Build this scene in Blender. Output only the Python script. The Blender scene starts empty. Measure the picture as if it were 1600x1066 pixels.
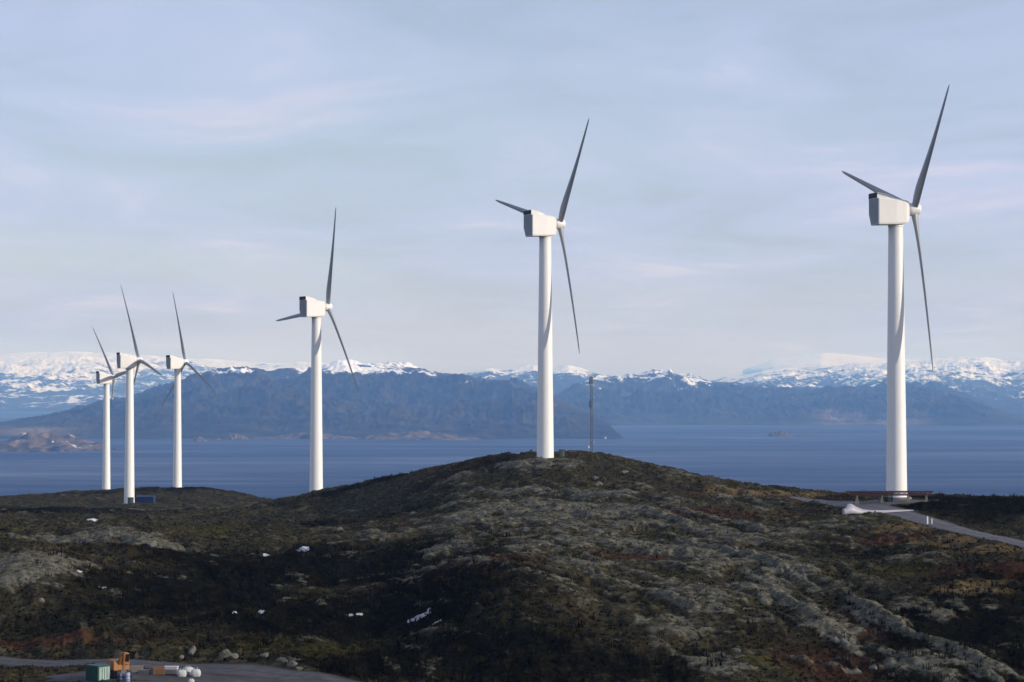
import bpy, math, random
import numpy as np
from mathutils import Vector, Matrix

S = bpy.context.scene
C = S.collection
R = math.radians
rng = np.random.default_rng(7)
random.seed(7)

# ------------------------------------------------------------------ camera
CAM_Z = 150.0
SEA_Z = -200.0                     # the fjord lies 350 m below the viewpoint
FPX = 3555.0                       # focal length in photo pixels (1600 wide)
PITCH = math.atan(78 / FPX)
cam_d = bpy.data.cameras.new('camera')
cam_d.sensor_width = 36.0
cam_d.lens = FPX / 1600 * 36.0
cam_d.clip_start = 0.5
cam_d.clip_end = 400000
cam = bpy.data.objects.new('camera', cam_d)
cam.location = (0, 0, CAM_Z)
cam.rotation_euler = (R(90) + PITCH, 0, 0)
C.objects.link(cam)
S.camera = cam

# ------------------------------------------------------------------ light
SUN_EL, SUN_AZ = 18.0, 20.0        # elevation; degrees towards the viewer from +X
sd = Vector((math.cos(R(SUN_AZ)) * math.cos(R(SUN_EL)), -math.sin(R(SUN_AZ)) * math.cos(R(SUN_EL)), math.sin(R(SUN_EL))))
sun_d = bpy.data.lights.new('sun', 'SUN')
sun_d.energy = 4.2
sun_d.angle = R(0.5)
sun_d.color = (1.0, 0.93, 0.84)
sun = bpy.data.objects.new('sun', sun_d)
sun.rotation_euler = sd.to_track_quat('Z', 'Y').to_euler()
sun.location = (300, -100, 400)
C.objects.link(sun)

W = bpy.data.worlds.new('World')
S.world = W
W.use_nodes = True
nt = W.node_tree
nt.nodes.clear()
def N(t, kind, **kw):
    n = t.nodes.new(kind)
    for k, v in kw.items():
        setattr(n, k, v)
    return n
def lk(t, a, b):
    t.links.new(a, b)
def mth(t, op, a, b=None, clamp=False):
    n = N(t, 'ShaderNodeMath', operation=op, use_clamp=clamp)
    for i, v in enumerate((a, b)):
        if v is None:
            continue
        if isinstance(v, (int, float)):
            n.inputs[i].default_value = v
        else:
            lk(t, v, n.inputs[i])
    return n.outputs[0]
def ramp(t, fac, stops, interp='LINEAR'):
    n = N(t, 'ShaderNodeValToRGB')
    n.color_ramp.interpolation = interp
    e = n.color_ramp.elements
    while len(e) < len(stops):
        e.new(0.5)
    for i, (p, c) in enumerate(stops):
        e[i].position = p
        e[i].color = (c, c, c, 1) if isinstance(c, (int, float)) else (*c, 1)
    lk(t, fac, n.inputs[0])
    return n.outputs[0]
def noise(t, vec, scale, detail=4, rough=0.55, dist=0.0):
    n = N(t, 'ShaderNodeTexNoise')
    n.inputs['Scale'].default_value = scale
    n.inputs['Detail'].default_value = detail
    n.inputs['Roughness'].default_value = rough
    n.inputs['Distortion'].default_value = dist
    if vec is not None:
        lk(t, vec, n.inputs['Vector'])
    return n.outputs[0]
def mapping(t, vec, scale=(1, 1, 1), rot=(0, 0, 0), loc=(0, 0, 0)):
    n = N(t, 'ShaderNodeMapping')
    n.inputs['Scale'].default_value = scale
    n.inputs['Rotation'].default_value = rot
    n.inputs['Location'].default_value = loc
    lk(t, vec, n.inputs['Vector'])
    return n.outputs[0]
def mixc(t, fac, a, b, mode='MIX'):
    n = N(t, 'ShaderNodeMix', data_type='RGBA', blend_type=mode)
    for s, v in ((n.inputs[0], fac), (n.inputs[6], a), (n.inputs[7], b)):
        if isinstance(v, (int, float)):
            s.default_value = v
        elif isinstance(v, tuple):
            s.default_value = (*v, 1)
        else:
            lk(t, v, s)
    return n.outputs[2]

sky = N(nt, 'ShaderNodeTexSky', sky_type='NISHITA')
sky.sun_disc = False
sky.sun_elevation = R(SUN_EL)
sky.sun_rotation = R(90 + SUN_AZ)
sky.altitude = 150
sky.air_density = 1.0
sky.dust_density = 0.6
sky.ozone_density = 1.0
bg_sky = N(nt, 'ShaderNodeBackground')
bg_sky.inputs[1].default_value = 0.13
lk(nt, sky.outputs[0], bg_sky.inputs[0])
tc = N(nt, 'ShaderNodeTexCoord')
sep = N(nt, 'ShaderNodeSeparateXYZ')
lk(nt, tc.outputs['Generated'], sep.inputs[0])
zz = mth(nt, 'ADD', mth(nt, 'MAXIMUM', sep.outputs[2], 0.0), 0.055)     # a cloud sheet overhead, flattened towards the horizon
cmb = N(nt, 'ShaderNodeCombineXYZ')
lk(nt, mth(nt, 'DIVIDE', sep.outputs[0], zz), cmb.inputs[0])
lk(nt, mth(nt, 'DIVIDE', sep.outputs[1], zz), cmb.inputs[1])
cl = cmb.outputs[0]
big = noise(nt, mapping(nt, cl, (0.42, 0.24, 1), (0, 0, R(8)), (3.1, 0.4, 0)), 1.0, 5, 0.55, 0.4)
fine = noise(nt, mapping(nt, cl, (1.1, 0.75, 1), (0, 0, R(-4)), (1.3, 7.4, 0)), 1.0, 6, 0.6, 0.6)
cover = ramp(nt, mth(nt, 'ADD', mth(nt, 'MULTIPLY', big, 0.65), mth(nt, 'MULTIPLY', fine, 0.35)), [(0.36, 0.0), (0.66, 1.0)], 'EASE')
tone = ramp(nt, fine, [(0.30, (0.42, 0.475, 0.65)), (0.46, (0.48, 0.555, 0.81)), (0.58, (0.53, 0.595, 0.86)), (0.72, (0.68, 0.68, 0.87))])
bg_cloud = N(nt, 'ShaderNodeBackground')
bg_cloud.inputs[1].default_value = 1.05
lk(nt, tone, bg_cloud.inputs[0])
mxs = N(nt, 'ShaderNodeMixShader')
lk(nt, mth(nt, 'ADD', mth(nt, 'MULTIPLY', cover, 0.40), 0.56), mxs.inputs[0])
lk(nt, bg_sky.outputs[0], mxs.inputs[1])
lk(nt, bg_cloud.outputs[0], mxs.inputs[2])
wo = N(nt, 'ShaderNodeOutputWorld')
lk(nt, mxs.outputs[0], wo.inputs[0])

S.view_settings.view_transform = 'Standard'
S.view_settings.look = 'None'
S.view_settings.exposure = 0.0
S.view_settings.gamma = 1.0
S.view_settings.use_curve_mapping = False
S.render.engine = 'CYCLES'
S.cycles.max_bounces = 5
S.cycles.diffuse_bounces = 3
S.cycles.volume_bounces = 1
S.cycles.use_denoising = True

# ------------------------------------------------------------------ helpers
def tag(o, label=None, cat=None, group=None, kind=None):
    for k, v in (('label', label), ('category', cat), ('group', group), ('kind', kind)):
        if v:
            o[k] = v
    return o
def empty(name, loc, rz=0.0):
    o = bpy.data.objects.new(name, None)
    o.location = loc
    o.rotation_euler = (0, 0, rz)
    o.empty_display_size = 1
    C.objects.link(o)
    return o
def link(name, me, parent=None, loc=(0, 0, 0), rot=(0, 0, 0)):
    o = bpy.data.objects.new(name, me)
    o.location = loc
    o.rotation_euler = rot
    if parent is not None:
        o.parent = parent
    C.objects.link(o)
    return o
def mesh_np(name, V, Fq, mat=None, smooth=True, attrs=None):
    """V (n,3); Fq (m,3 or 4) -> mesh, by foreach_set"""
    me = bpy.data.meshes.new(name)
    V = np.ascontiguousarray(V, dtype=np.float32)
    Fq = np.ascontiguousarray(Fq, dtype=np.int32)
    k = Fq.shape[1]
    me.vertices.add(len(V))
    me.vertices.foreach_set('co', V.ravel())
    me.loops.add(Fq.size)
    me.loops.foreach_set('vertex_index', Fq.ravel())
    me.polygons.add(len(Fq))
    me.polygons.foreach_set('loop_start', np.arange(0, Fq.size, k, dtype=np.int32))
    me.polygons.foreach_set('loop_total', np.full(len(Fq), k, dtype=np.int32))
    me.polygons.foreach_set('use_smooth', np.full(len(Fq), smooth, dtype=bool))
    for an, av in (attrs or {}).items():
        a = me.attributes.new(an, 'FLOAT', 'POINT')
        a.data.foreach_set('value', np.ascontiguousarray(av, dtype=np.float32))
    me.update(calc_edges=True)
    me.validate()
    if mat:
        me.materials.append(mat)
    return me
class MB:
    """collects shapes, builds ONE mesh"""
    def __init__(s):
        s.v, s.f, s.sm = [], [], []
    def add(s, vs, fs, smooth=False, M=None):
        b = len(s.v)
        for p in vs:
            p = Vector(p)
            s.v.append(tuple(M @ p if M is not None else p))
        for f in fs:
            s.f.append(tuple(i + b for i in f))
            s.sm.append(smooth)
        return s
    def box(s, c, d, rz=0.0, taper=1.0, M=None):
        x, y, z = d[0] / 2, d[1] / 2, d[2] / 2
        vs = []
        cr, sr = math.cos(rz), math.sin(rz)
        for sz in (-1, 1):
            t = taper if sz > 0 else 1.0
            for sx, sy in ((-1, -1), (1, -1), (1, 1), (-1, 1)):
                px, py = sx * x * t, sy * y * t
                vs.append((c[0] + px * cr - py * sr, c[1] + px * sr + py * cr, c[2] + sz * z))
        return s.add(vs, [(3, 2, 1, 0), (4, 5, 6, 7), (0, 1, 5, 4), (1, 2, 6, 5), (2, 3, 7, 6), (3, 0, 4, 7)], False, M)
    def tube(s, a, b, r0, r1=None, n=8, M=None):
        a, b = Vector(a), Vector(b)
        r1 = r0 if r1 is None else r1
        q = (b - a).to_track_quat('Z', 'Y')
        vs = []
        for p, r in ((a, r0), (b, r1)):
            for i in range(n):
                w = 2 * math.pi * i / n
                vs.append(p + q @ Vector((r * math.cos(w), r * math.sin(w), 0)))
        fs = [(i, (i + 1) % n, n + (i + 1) % n, n + i) for i in range(n)]
        s.add(vs, fs, n > 6, M)
        return s.add(vs, [tuple(range(n))[::-1], tuple(range(n, 2 * n))], False, M)
    def loft(s, rings, smooth=True, caps=True, M=None):
        n = len(rings[0])
        vs = [p for r in rings for p in r]
        fs = []
        for k in range(len(rings) - 1):
            for i in range(n):
                j = (i + 1) % n
                fs.append((k * n + i, k * n + j, (k + 1) * n + j, (k + 1) * n + i))
        s.add(vs, fs, smooth, M)
        if caps:
            s.add(rings[0], [tuple(range(n))[::-1]], False, M)
            s.add(rings[-1], [tuple(range(n))], False, M)
        return s
    def mesh(s, name, mat):
        me = bpy.data.meshes.new(name)
        me.from_pydata(s.v, [], s.f)
        me.polygons.foreach_set('use_smooth', s.sm)
        me.materials.append(mat)
        me.update()
        return me
    def build(s, name, mat, parent=None, loc=(0, 0, 0), rot=(0, 0, 0), bevel=0.0):
        o = link(name, s.mesh(name, mat), parent, loc, rot)
        if bevel:
            m = o.modifiers.new('bevel', 'BEVEL')
            m.width = bevel
            m.segments = 2
            m.limit_method = 'ANGLE'
        return o

def at(px, py, d):
    """where the photo's pixel lies at distance d (metres along +Y)"""
    x = (px - 800) / FPX
    z = -(py - 533) / FPX
    ry = math.cos(PITCH) - z * math.sin(PITCH)
    rz = math.sin(PITCH) + z * math.cos(PITCH)
    return Vector((x / ry * d, d, CAM_Z + rz / ry * d))

# numpy gradient noise
_perm = np.random.default_rng(3).permutation(4096).astype(np.int64)
_gr = np.random.default_rng(4).uniform(0, 2 * np.pi, 4096)
_gx, _gy = np.cos(_gr), np.sin(_gr)
def perlin(x, y, seed=0):
    xi, yi = np.floor(x).astype(np.int64), np.floor(y).astype(np.int64)
    xf, yf = x - xi, y - yi
    u = xf * xf * xf * (xf * (xf * 6 - 15) + 10)
    v = yf * yf * yf * (yf * (yf * 6 - 15) + 10)
    def g(ix, iy, dx, dy):
        h = _perm[(ix + _perm[(iy + seed * 131) & 4095]) & 4095]
        return _gx[h] * dx + _gy[h] * dy
    a = g(xi, yi, xf, yf); b = g(xi + 1, yi, xf - 1, yf)
    c = g(xi, yi + 1, xf, yf - 1); d = g(xi + 1, yi + 1, xf - 1, yf - 1)
    return (a + u * (b - a) + v * (c + u * (d - c) - (a + u * (b - a)))) * 1.5
def fbm(x, y, oct=4, seed=0, gain=0.5, ridged=False):
    s = np.zeros_like(x); amp = 1.0; tot = 0.0
    for o in range(oct):
        n = perlin(x * 2 ** o, y * 2 ** o, seed + o)
        if ridged:
            n = 1 - 2 * np.abs(n)
        s += n * amp
        tot += amp
        amp *= gain
    return s / tot
def sstep(x, a, b):
    t = np.clip((x - a) / (b - a), 0, 1)
    return t * t * (3 - 2 * t)

# ------------------------------------------------------------------ materials
def mat(name):
    m = bpy.data.materials.new(name)
    m.use_nodes = True
    t = m.node_tree
    return m, t, t.nodes['Principled BSDF']
def paint(name, col, rough=0.5, var=0.08, metal=0.0, scale=0.6, dirt=None, bump=0.0, spec=0.5):
    m, t, b = mat(name)
    tcn = N(t, 'ShaderNodeTexCoord')
    n1 = noise(t, mapping(t, tcn.outputs['Object'], (1, 1, 0.35)), scale, 5, 0.6)
    f = ramp(t, n1, [(0.3, 0.0), (0.7, 1.0)])
    dk = tuple(c * (1 - var) for c in col)
    c = mixc(t, f, dk, col)
    if dirt:
        n2 = noise(t, mapping(t, tcn.outputs['Object'], (1.2, 1.2, 0.08), (0, 0, 0), (5, 2, 1)), 1.1, 6, 0.7)
        c = mixc(t, ramp(t, n2, [(0.52, 0.0), (0.75, 0.5)]), c, dirt)
    lk(t, c, b.inputs['Base Color'])
    b.inputs['Roughness'].default_value = rough
    b.inputs['Metallic'].default_value = metal
    b.inputs['Specular IOR Level'].default_value = spec
    if bump:
        bn = N(t, 'ShaderNodeBump')
        bn.inputs['Strength'].default_value = bump
        lk(t, noise(t, tcn.outputs['Object'], 4, 6, 0.7), bn.inputs['Height'])
        lk(t, bn.outputs[0], b.inputs['Normal'])
    return m
M_white = paint('white_tower_paint', (0.76, 0.75, 0.72), 0.42, 0.05, dirt=(0.60, 0.57, 0.52))
M_nac = paint('white_nacelle_paint', (0.68, 0.66, 0.63), 0.45, 0.06, dirt=(0.60, 0.55, 0.48))
M_blade = paint('grey_blade_paint', (0.29, 0.305, 0.32), 0.45, 0.08)
M_wblade = paint('pale_blade_paint', (0.34, 0.335, 0.375), 0.5, 0.2)
M_rear = paint('grey_louvre', (0.27, 0.30, 0.33), 0.6, 0.15)
M_black = paint('black_vent', (0.012, 0.013, 0.015), 0.7, 0.2)
M_steel = paint('dark_galvanised_steel', (0.10, 0.11, 0.12), 0.55, 0.2, 0.3)
M_whitebox = paint('white_enamel', (0.75, 0.76, 0.77), 0.4, 0.05)
M_red = paint('dark_red_steel', (0.045, 0.010, 0.011), 0.55, 0.3, 0.0, 0.4)
M_timber = paint('weathered_timber', (0.22, 0.19, 0.15), 0.8, 0.3)
M_green = paint('green_container_paint', (0.010, 0.075, 0.055), 0.6, 0.45, scale=1.5, dirt=(0.05, 0.045, 0.035))
M_mint = paint('pale_green_panel', (0.30, 0.42, 0.38), 0.5, 0.35, scale=2, dirt=(0.1, 0.12, 0.1))
M_dgreen = paint('dark_green_cabinet', (0.012, 0.035, 0.028), 0.6, 0.2)
M_orange = paint('orange_machine_paint', (0.34, 0.135, 0.030), 0.5, 0.45, scale=1.5, dirt=(0.07, 0.05, 0.035))
M_rubber = paint('black_rubber', (0.014, 0.014, 0.016), 0.8, 0.2)
M_glass = paint('dark_cab_glass', (0.02, 0.012, 0.014), 0.12, 0.1)
M_blue = paint('blue_sheeting', (0.008, 0.026, 0.085), 0.6, 0.25)
M_navy = paint('navy_plastic', (0.012, 0.022, 0.06), 0.5, 0.2)
M_lblue = paint('pale_blue_plastic', (0.22, 0.27, 0.40), 0.5, 0.15)
M_bag = paint('white_woven_bag', (0.46, 0.46, 0.46), 0.9, 0.2, bump=0.3, scale=2)
M_grey = paint('grey_concrete', (0.16, 0.16, 0.17), 0.85, 0.25, bump=0.3, scale=2)
M_brown = paint('rusty_orange_timber', (0.17, 0.085, 0.035), 0.8, 0.3, scale=2)
M_snow = paint('old_snow', (0.46, 0.475, 0.51), 0.85, 0.08, bump=0.3, scale=1)
M_house = paint('weathered_white_wall', (0.48, 0.47, 0.46), 0.8, 0.15)
M_roof = paint('dark_roof', (0.06, 0.055, 0.055), 0.8, 0.2)

def attr(t, name):
    a = N(t, 'ShaderNodeAttribute', attribute_name=name)
    return a.outputs['Fac']

def ground_material():
    m, t, b = mat('moorland')
    tcn = N(t, 'ShaderNodeTexCoord')
    P = tcn.outputs['Object']
    fine1 = noise(t, P, 0.9, 6, 0.68)
    fine2 = noise(t, mapping(t, P, loc=(9, 3, 1)), 0.23, 8, 0.72)
    spk = noise(t, mapping(t, P, loc=(3, 31, 5)), 2.3, 4, 0.7)
    vor = N(t, 'ShaderNodeTexVoronoi', feature='F1')
    vor.inputs['Scale'].default_value = 0.75
    wv = N(t, 'ShaderNodeVectorMath', operation='ADD')
    lk(t, P, wv.inputs[0])
    nw = N(t, 'ShaderNodeTexNoise')
    nw.inputs['Scale'].default_value = 1.3
    lk(t, P, nw.inputs['Vector'])
    lk(t, nw.outputs['Color'], wv.inputs[1])
    lk(t, wv.outputs[0], vor.inputs['Vector'])
    vsep = N(t, 'ShaderNodeSeparateColor')
    lk(t, vor.outputs['Color'], vsep.inputs[0])
    cell = vsep.outputs[0]
    heath = mixc(t, ramp(t, fine2, [(0.35, 0.0), (0.65, 1.0)]), (0.011, 0.0095, 0.005), (0.046, 0.037, 0.018))
    heath = mixc(t, ramp(t, fine1, [(0.4, 0.0), (0.68, 0.85)]), heath, (0.062, 0.055, 0.030))
    rust = mixc(t, ramp(t, fine1, [(0.36, 0.0), (0.66, 1.0)]), (0.026, 0.013, 0.008), (0.080, 0.038, 0.022))
    olive = mixc(t, ramp(t, fine1, [(0.35, 0.0), (0.65, 1.0)]), (0.024, 0.023, 0.006), (0.075, 0.068, 0.020))
    shaded_scrub = mixc(t, ramp(t, fine1, [(0.35, 0.0), (0.7, 1.0)]), (0.0032, 0.003, 0.0018), (0.013, 0.012, 0.0065))  # near-black: dark vegetation with the shade of the hollows put into its colour
    straw = mixc(t, ramp(t, fine1, [(0.35, 0.0), (0.65, 1.0)]), (0.07, 0.05, 0.022), (0.17, 0.12, 0.055))
    rock = mixc(t, ramp(t, fine1, [(0.3, 0.0), (0.7, 1.0)]), (0.070, 0.066, 0.048), (0.185, 0.174, 0.132))
    rock = mixc(t, ramp(t, spk, [(0.56, 0.0), (0.66, 0.8)]), rock, (0.028, 0.026, 0.021))
    rock = mixc(t, mth(t, 'MULTIPLY', ramp(t, cell, [(0.22, 1.0), (0.62, 0.0)]), 0.55), rock, (0.036, 0.033, 0.020))
    crk = N(t, 'ShaderNodeTexVoronoi', feature='DISTANCE_TO_EDGE')
    crk.inputs['Scale'].default_value = 0.30
    nw2 = N(t, 'ShaderNodeTexNoise')
    nw2.inputs['Scale'].default_value = 0.25
    nw2.inputs['Detail'].default_value = 5
    lk(t, P, nw2.inputs['Vector'])
    wv2 = N(t, 'ShaderNodeVectorMath', operation='MULTIPLY_ADD')
    lk(t, nw2.outputs['Color'], wv2.inputs[0])
    wv2.inputs[1].default_value = (7, 7, 7)
    lk(t, wv.outputs[0], wv2.inputs[2])
    lk(t, mapping(t, wv2.outputs[0], (1.0, 0.42, 1.0), (0, 0, R(-15))), crk.inputs['Vector'])
    rock = mixc(t, ramp(t, crk.outputs['Distance'], [(0.0, 0.55), (0.045, 0.0)]), rock, (0.012, 0.011, 0.008))
    heath = mixc(t, ramp(t, cell, [(0.80, 0.0), (0.92, 0.55)]), heath, (0.085, 0.080, 0.062))
    c = heath
    for an, col, lo, hi in (('olive', olive, .30, .58), ('rust', rust, .29, .56), ('shaded_scrub', shaded_scrub, .3, .7), ('straw', straw, .28, .58), ('rock', rock, .45, .55)):
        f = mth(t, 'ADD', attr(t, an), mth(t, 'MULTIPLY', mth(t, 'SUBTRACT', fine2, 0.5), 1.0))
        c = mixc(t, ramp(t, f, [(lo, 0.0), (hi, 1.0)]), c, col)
    lk(t, c, b.inputs['Base Color'])
    b.inputs['Roughness'].default_value = 0.95
    b.inputs['Specular IOR Level'].default_value = 0.0
    bn = N(t, 'ShaderNodeBump')
    bn.inputs['Strength'].default_value = 1.0
    bn.inputs['Distance'].default_value = 0.35
    lk(t, fine1, bn.inputs['Height'])
    lk(t, bn.outputs[0], b.inputs['Normal'])
    return m
M_ground = ground_material()

def gravel_material(name, k):
    m, t, b = mat(name)
    tcn = N(t, 'ShaderNodeTexCoord')
    P = tcn.outputs['Object']
    n1 = noise(t, P, 0.5, 6, 0.65)
    n2 = noise(t, P, 3.0, 4, 0.7)
    c = mixc(t, ramp(t, n1, [(0.35, 0.0), (0.65, 1.0)]), tuple(k * x for x in (0.15, 0.145, 0.15)), tuple(k * x for x in (0.27, 0.26, 0.275)))
    c = mixc(t, ramp(t, n2, [(0.5, 0.0), (0.7, 0.6)]), c, tuple(k * x for x in (0.12, 0.11, 0.11)))
    ac = mth(t, 'ABSOLUTE', attr(t, 'across'))
    edge = mth(t, 'ADD', ac, mth(t, 'MULTIPLY', mth(t, 'SUBTRACT', n1, 0.5), 0.9))
    c = mixc(t, ramp(t, edge, [(0.66, 0.0), (0.95, 0.85)]), c, tuple(k * x for x in (0.07, 0.062, 0.045)))
    c = mixc(t, ramp(t, edge, [(0.04, 0.45), (0.22, 0.0)]), c, tuple(k * x for x in (0.12, 0.11, 0.10)))
    lk(t, c, b.inputs['Base Color'])
    b.inputs['Roughness'].default_value = 0.95
    b.inputs['Specular IOR Level'].default_value = 0.1
    bn = N(t, 'ShaderNodeBump')
    bn.inputs['Strength'].default_value = 0.6
    bn.inputs['Distance'].default_value = 0.1
    lk(t, n2, bn.inputs['Height'])
    lk(t, bn.outputs[0], b.inputs['Normal'])
    return m
M_gravel = gravel_material('gravel', 0.54)
M_gravel_dark = gravel_material('dark_gravel', 0.36)

def mountain_material():
    m, t, b = mat('mountain_slopes')
    tcn = N(t, 'ShaderNodeTexCoord')
    P = tcn.outputs['Object']
    n1 = noise(t, P, 0.0030, 9, 0.74)
    n2 = noise(t, mapping(t, P, (1, 0.6, 3)), 0.0006, 6, 0.6)
    low = mixc(t, ramp(t, n1, [(0.42, 0.0), (0.62, 1.0)]), (0.006, 0.007, 0.006), (0.044, 0.040, 0.032))
    low = mixc(t, ramp(t, n2, [(0.45, 0.0), (0.7, 0.7)]), low, (0.052, 0.047, 0.040))
    low = mixc(t, attr(t, 'brown'), low, (0.26, 0.19, 0.145))
    f = mth(t, 'ADD', attr(t, 'snow'), mth(t, 'MULTIPLY', mth(t, 'SUBTRACT', n1, 0.5), 1.9))
    c = mixc(t, ramp(t, f, [(0.47, 0.0), (0.56, 1.0)]), low, (0.86, 0.87, 0.90))
    lk(t, c, b.inputs['Base Color'])
    b.inputs['Roughness'].default_value = 0.95
    b.inputs['Specular IOR Level'].default_value = 0.1
    return m
M_mount = mountain_material()

def sea_material():
    m, t, b = mat('sea_water')
    geo = N(t, 'ShaderNodeNewGeometry')
    P = geo.outputs['Position']
    st = noise(t, mapping(t, P, (0.00016, 0.00055, 1), (0, 0, R(5))), 1.0, 7, 0.66, 1.4)
    st2 = noise(t, mapping(t, P, (0.0008, 0.0034, 1), (0, 0, R(-3))), 1.0, 4, 0.6)
    b.inputs['Base Color'].default_value = (0.005, 0.022, 0.075, 1)
    b.inputs['Specular IOR Level'].default_value = 0.15
    b.inputs['IOR'].default_value = 1.333
    s = mth(t, 'ADD', mth(t, 'MULTIPLY', st, 0.7), mth(t, 'MULTIPLY', st2, 0.3))
    lk(t, ramp(t, s, [(0.36, 0.66), (0.64, 0.36)]), b.inputs['Roughness'])
    w1 = noise(t, mapping(t, P, (0.05, 0.09, 1)), 1.0, 4, 0.6)
    bn = N(t, 'ShaderNodeBump')
    bn.inputs['Strength'].default_value = 0.5
    bn.inputs['Distance'].default_value = 1.2
    lk(t, w1, bn.inputs['Height'])
    lk(t, bn.outputs[0], b.inputs['Normal'])
    return m
M_sea = sea_material()

# ------------------------------------------------------------------ sea
L = 300000.0
xs = np.array([-L, L]); ys = np.array([-4000.0, 330000.0])
sea = link('sea', mesh_np('sea', [(xs[0], ys[0], SEA_Z), (xs[1], ys[0], SEA_Z), (xs[1], ys[1], SEA_Z), (xs[0], ys[1], SEA_Z)], [(0, 1, 2, 3)], M_sea))
tag(sea, kind='structure', label='blue fjord water with faint wind streaks')

# ------------------------------------------------------------------ the hill: heights through surveyed points
CP = [  # (photo column, photo row, distance)
 (-150,1080,350),(200,1066,366),(500,1066,372),(800,1070,376),(1100,1070,382),(1400,1072,388),(1750,1078,392),
 (0,1030,410),(90,1037,400),(300,1046,390),(430,1053,383),(150,1056,376),(300,1058,377),(-150,1020,420),
 (200,1012,412),(400,1018,402),(30,985,440),(550,1010,410),
 (300,950,462),(520,950,468),(640,970,445),(450,880,545),(200,925,480),(300,890,540),(560,900,520),
 (40,905,470),(40,869,492),(110,872,505),(100,856,585),(150,834,602),(238,848,580),(0,833,610),(60,815,800),
 (100,800,950),(300,801,1000),(202,787,1314),(0,786,1350),(-100,790,1400),(60,776,1500),(166,768,1651),(100,771,1600),
 (277,762,1499),(225,768,1460),(330,764,1500),(370,769,1450),(405,778,1400),(430,786,1280),(250,784,1350),
 (450,791,1080),(494,770,1012),(560,757,935),(650,740,865),(720,725,832),(790,713,806),(852,716,799),(905,711,816),(924,712,830),(960,715,820),
 (1050,735,785),(1130,755,745),(1200,768,712),(1270,774,700),(1401,778,651),(1340,778,668),(1460,779,665),(1530,780,690),(1700,782,700),
 (1600,851,520),(1500,829,552),(1440,813,580),(1380,798,615),(1300,786,660),(1310,806,602),(1240,790,668),
 (1560,806,606),(1640,815,590),(1450,900,468),(1600,955,428),(1560,1005,410),(1700,1000,415),
 (1000,850,545),(850,800,635),(900,760,712),(1100,800,618),(1200,900,474),(1300,960,428),(1150,985,412),(1420,1000,408),
 (900,900,470),(790,905,440),(820,960,412),(700,850,545),(700,905,470),(700,790,700),(600,800,760),(520,800,850),(400,820,720),(300,842,640),(620,840,600),(1000,930,444),(1000,760,706),(760,745,770),
 (1350,850,540),(1200,840,560),
]
ZP = [  # (photo column, distance, height)
 (1300,900,100),(1550,900,95),(1050,930,108),(850,950,113),(650,1130,94),(500,1150,92),(850,1200,85),(1200,1200,75),(1600,1200,65),
 (430,1500,70),(300,1700,68),(166,1850,58),(0,1850,52),(-200,1700,58),(550,1450,70),(800,1600,48),(1400,1600,35),
 (-300,4700,-230),(200,4700,-235),(800,4700,-235),(1300,4700,-235),(1800,4700,-235),(-300,2300,5),(0,2300,2),(400,2300,2),(800,2300,2),(1200,2300,0),(1700,2300,0),(-200,3200,-80),(400,3200,-80),(1000,3200,-80),(1700,3200,-80),
 (-200,250,99),(400,250,100),(800,250,101),(1200,250,101),(1800,250,102),(-200,150,118),(800,150,118),(1800,150,118),(-200,60,138),(800,60,138),(1800,60,138),
 (0,20,145.8),(800,20,146),(1600,20,145.8),(0,4,148.2),(800,4,148.2),(1600,4,148.2),(2600,500,100),(2600,1000,80),(-1000,500,100),(-1000,1200,75),
]
cpt, cz = [], []
for px, py, d in CP:
    p = at(px, py, d)
    cpt.append((p.x / p.y, math.log(p.y))); cz.append(p.z)
for px, d, z in ZP:
    cpt.append((at(px, 600, d).x / d, math.log(d))); cz.append(z)
cpt = np.array(cpt); cz = np.array(cz)
SA, SB = FPX / 300.0, 4.0
def _phi(r2):
    return 0.5 * r2 * np.log(r2 + 1e-12)
_cu = np.c_[cpt[:, 0] * SA, cpt[:, 1] * SB]
_n = len(_cu)
_K = _phi(((_cu[:, None] - _cu[None]) ** 2).sum(-1)) + np.eye(_n) * 0.02
_Pm = np.c_[np.ones(_n), _cu]
_A = np.block([[_K, _Pm], [_Pm.T, np.zeros((3, 3))]])
_w = np.linalg.solve(_A, np.r_[cz, 0, 0, 0])
def base_z(X, Y):
    X = np.asarray(X, float).ravel(); Y = np.asarray(Y, float).ravel()
    out = np.empty(len(X))
    for i in range(0, len(X), 60000):
        u = X[i:i + 60000] / Y[i:i + 60000] * SA
        v = np.log(Y[i:i + 60000]) * SB
        r2 = (u[:, None] - _cu[None, :, 0]) ** 2 + (v[:, None] - _cu[None, :, 1]) ** 2
        out[i:i + 60000] = _phi(r2) @ _w[:_n] + _w[_n] + _w[_n + 1] * u + _w[_n + 2] * v
    return out

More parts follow.
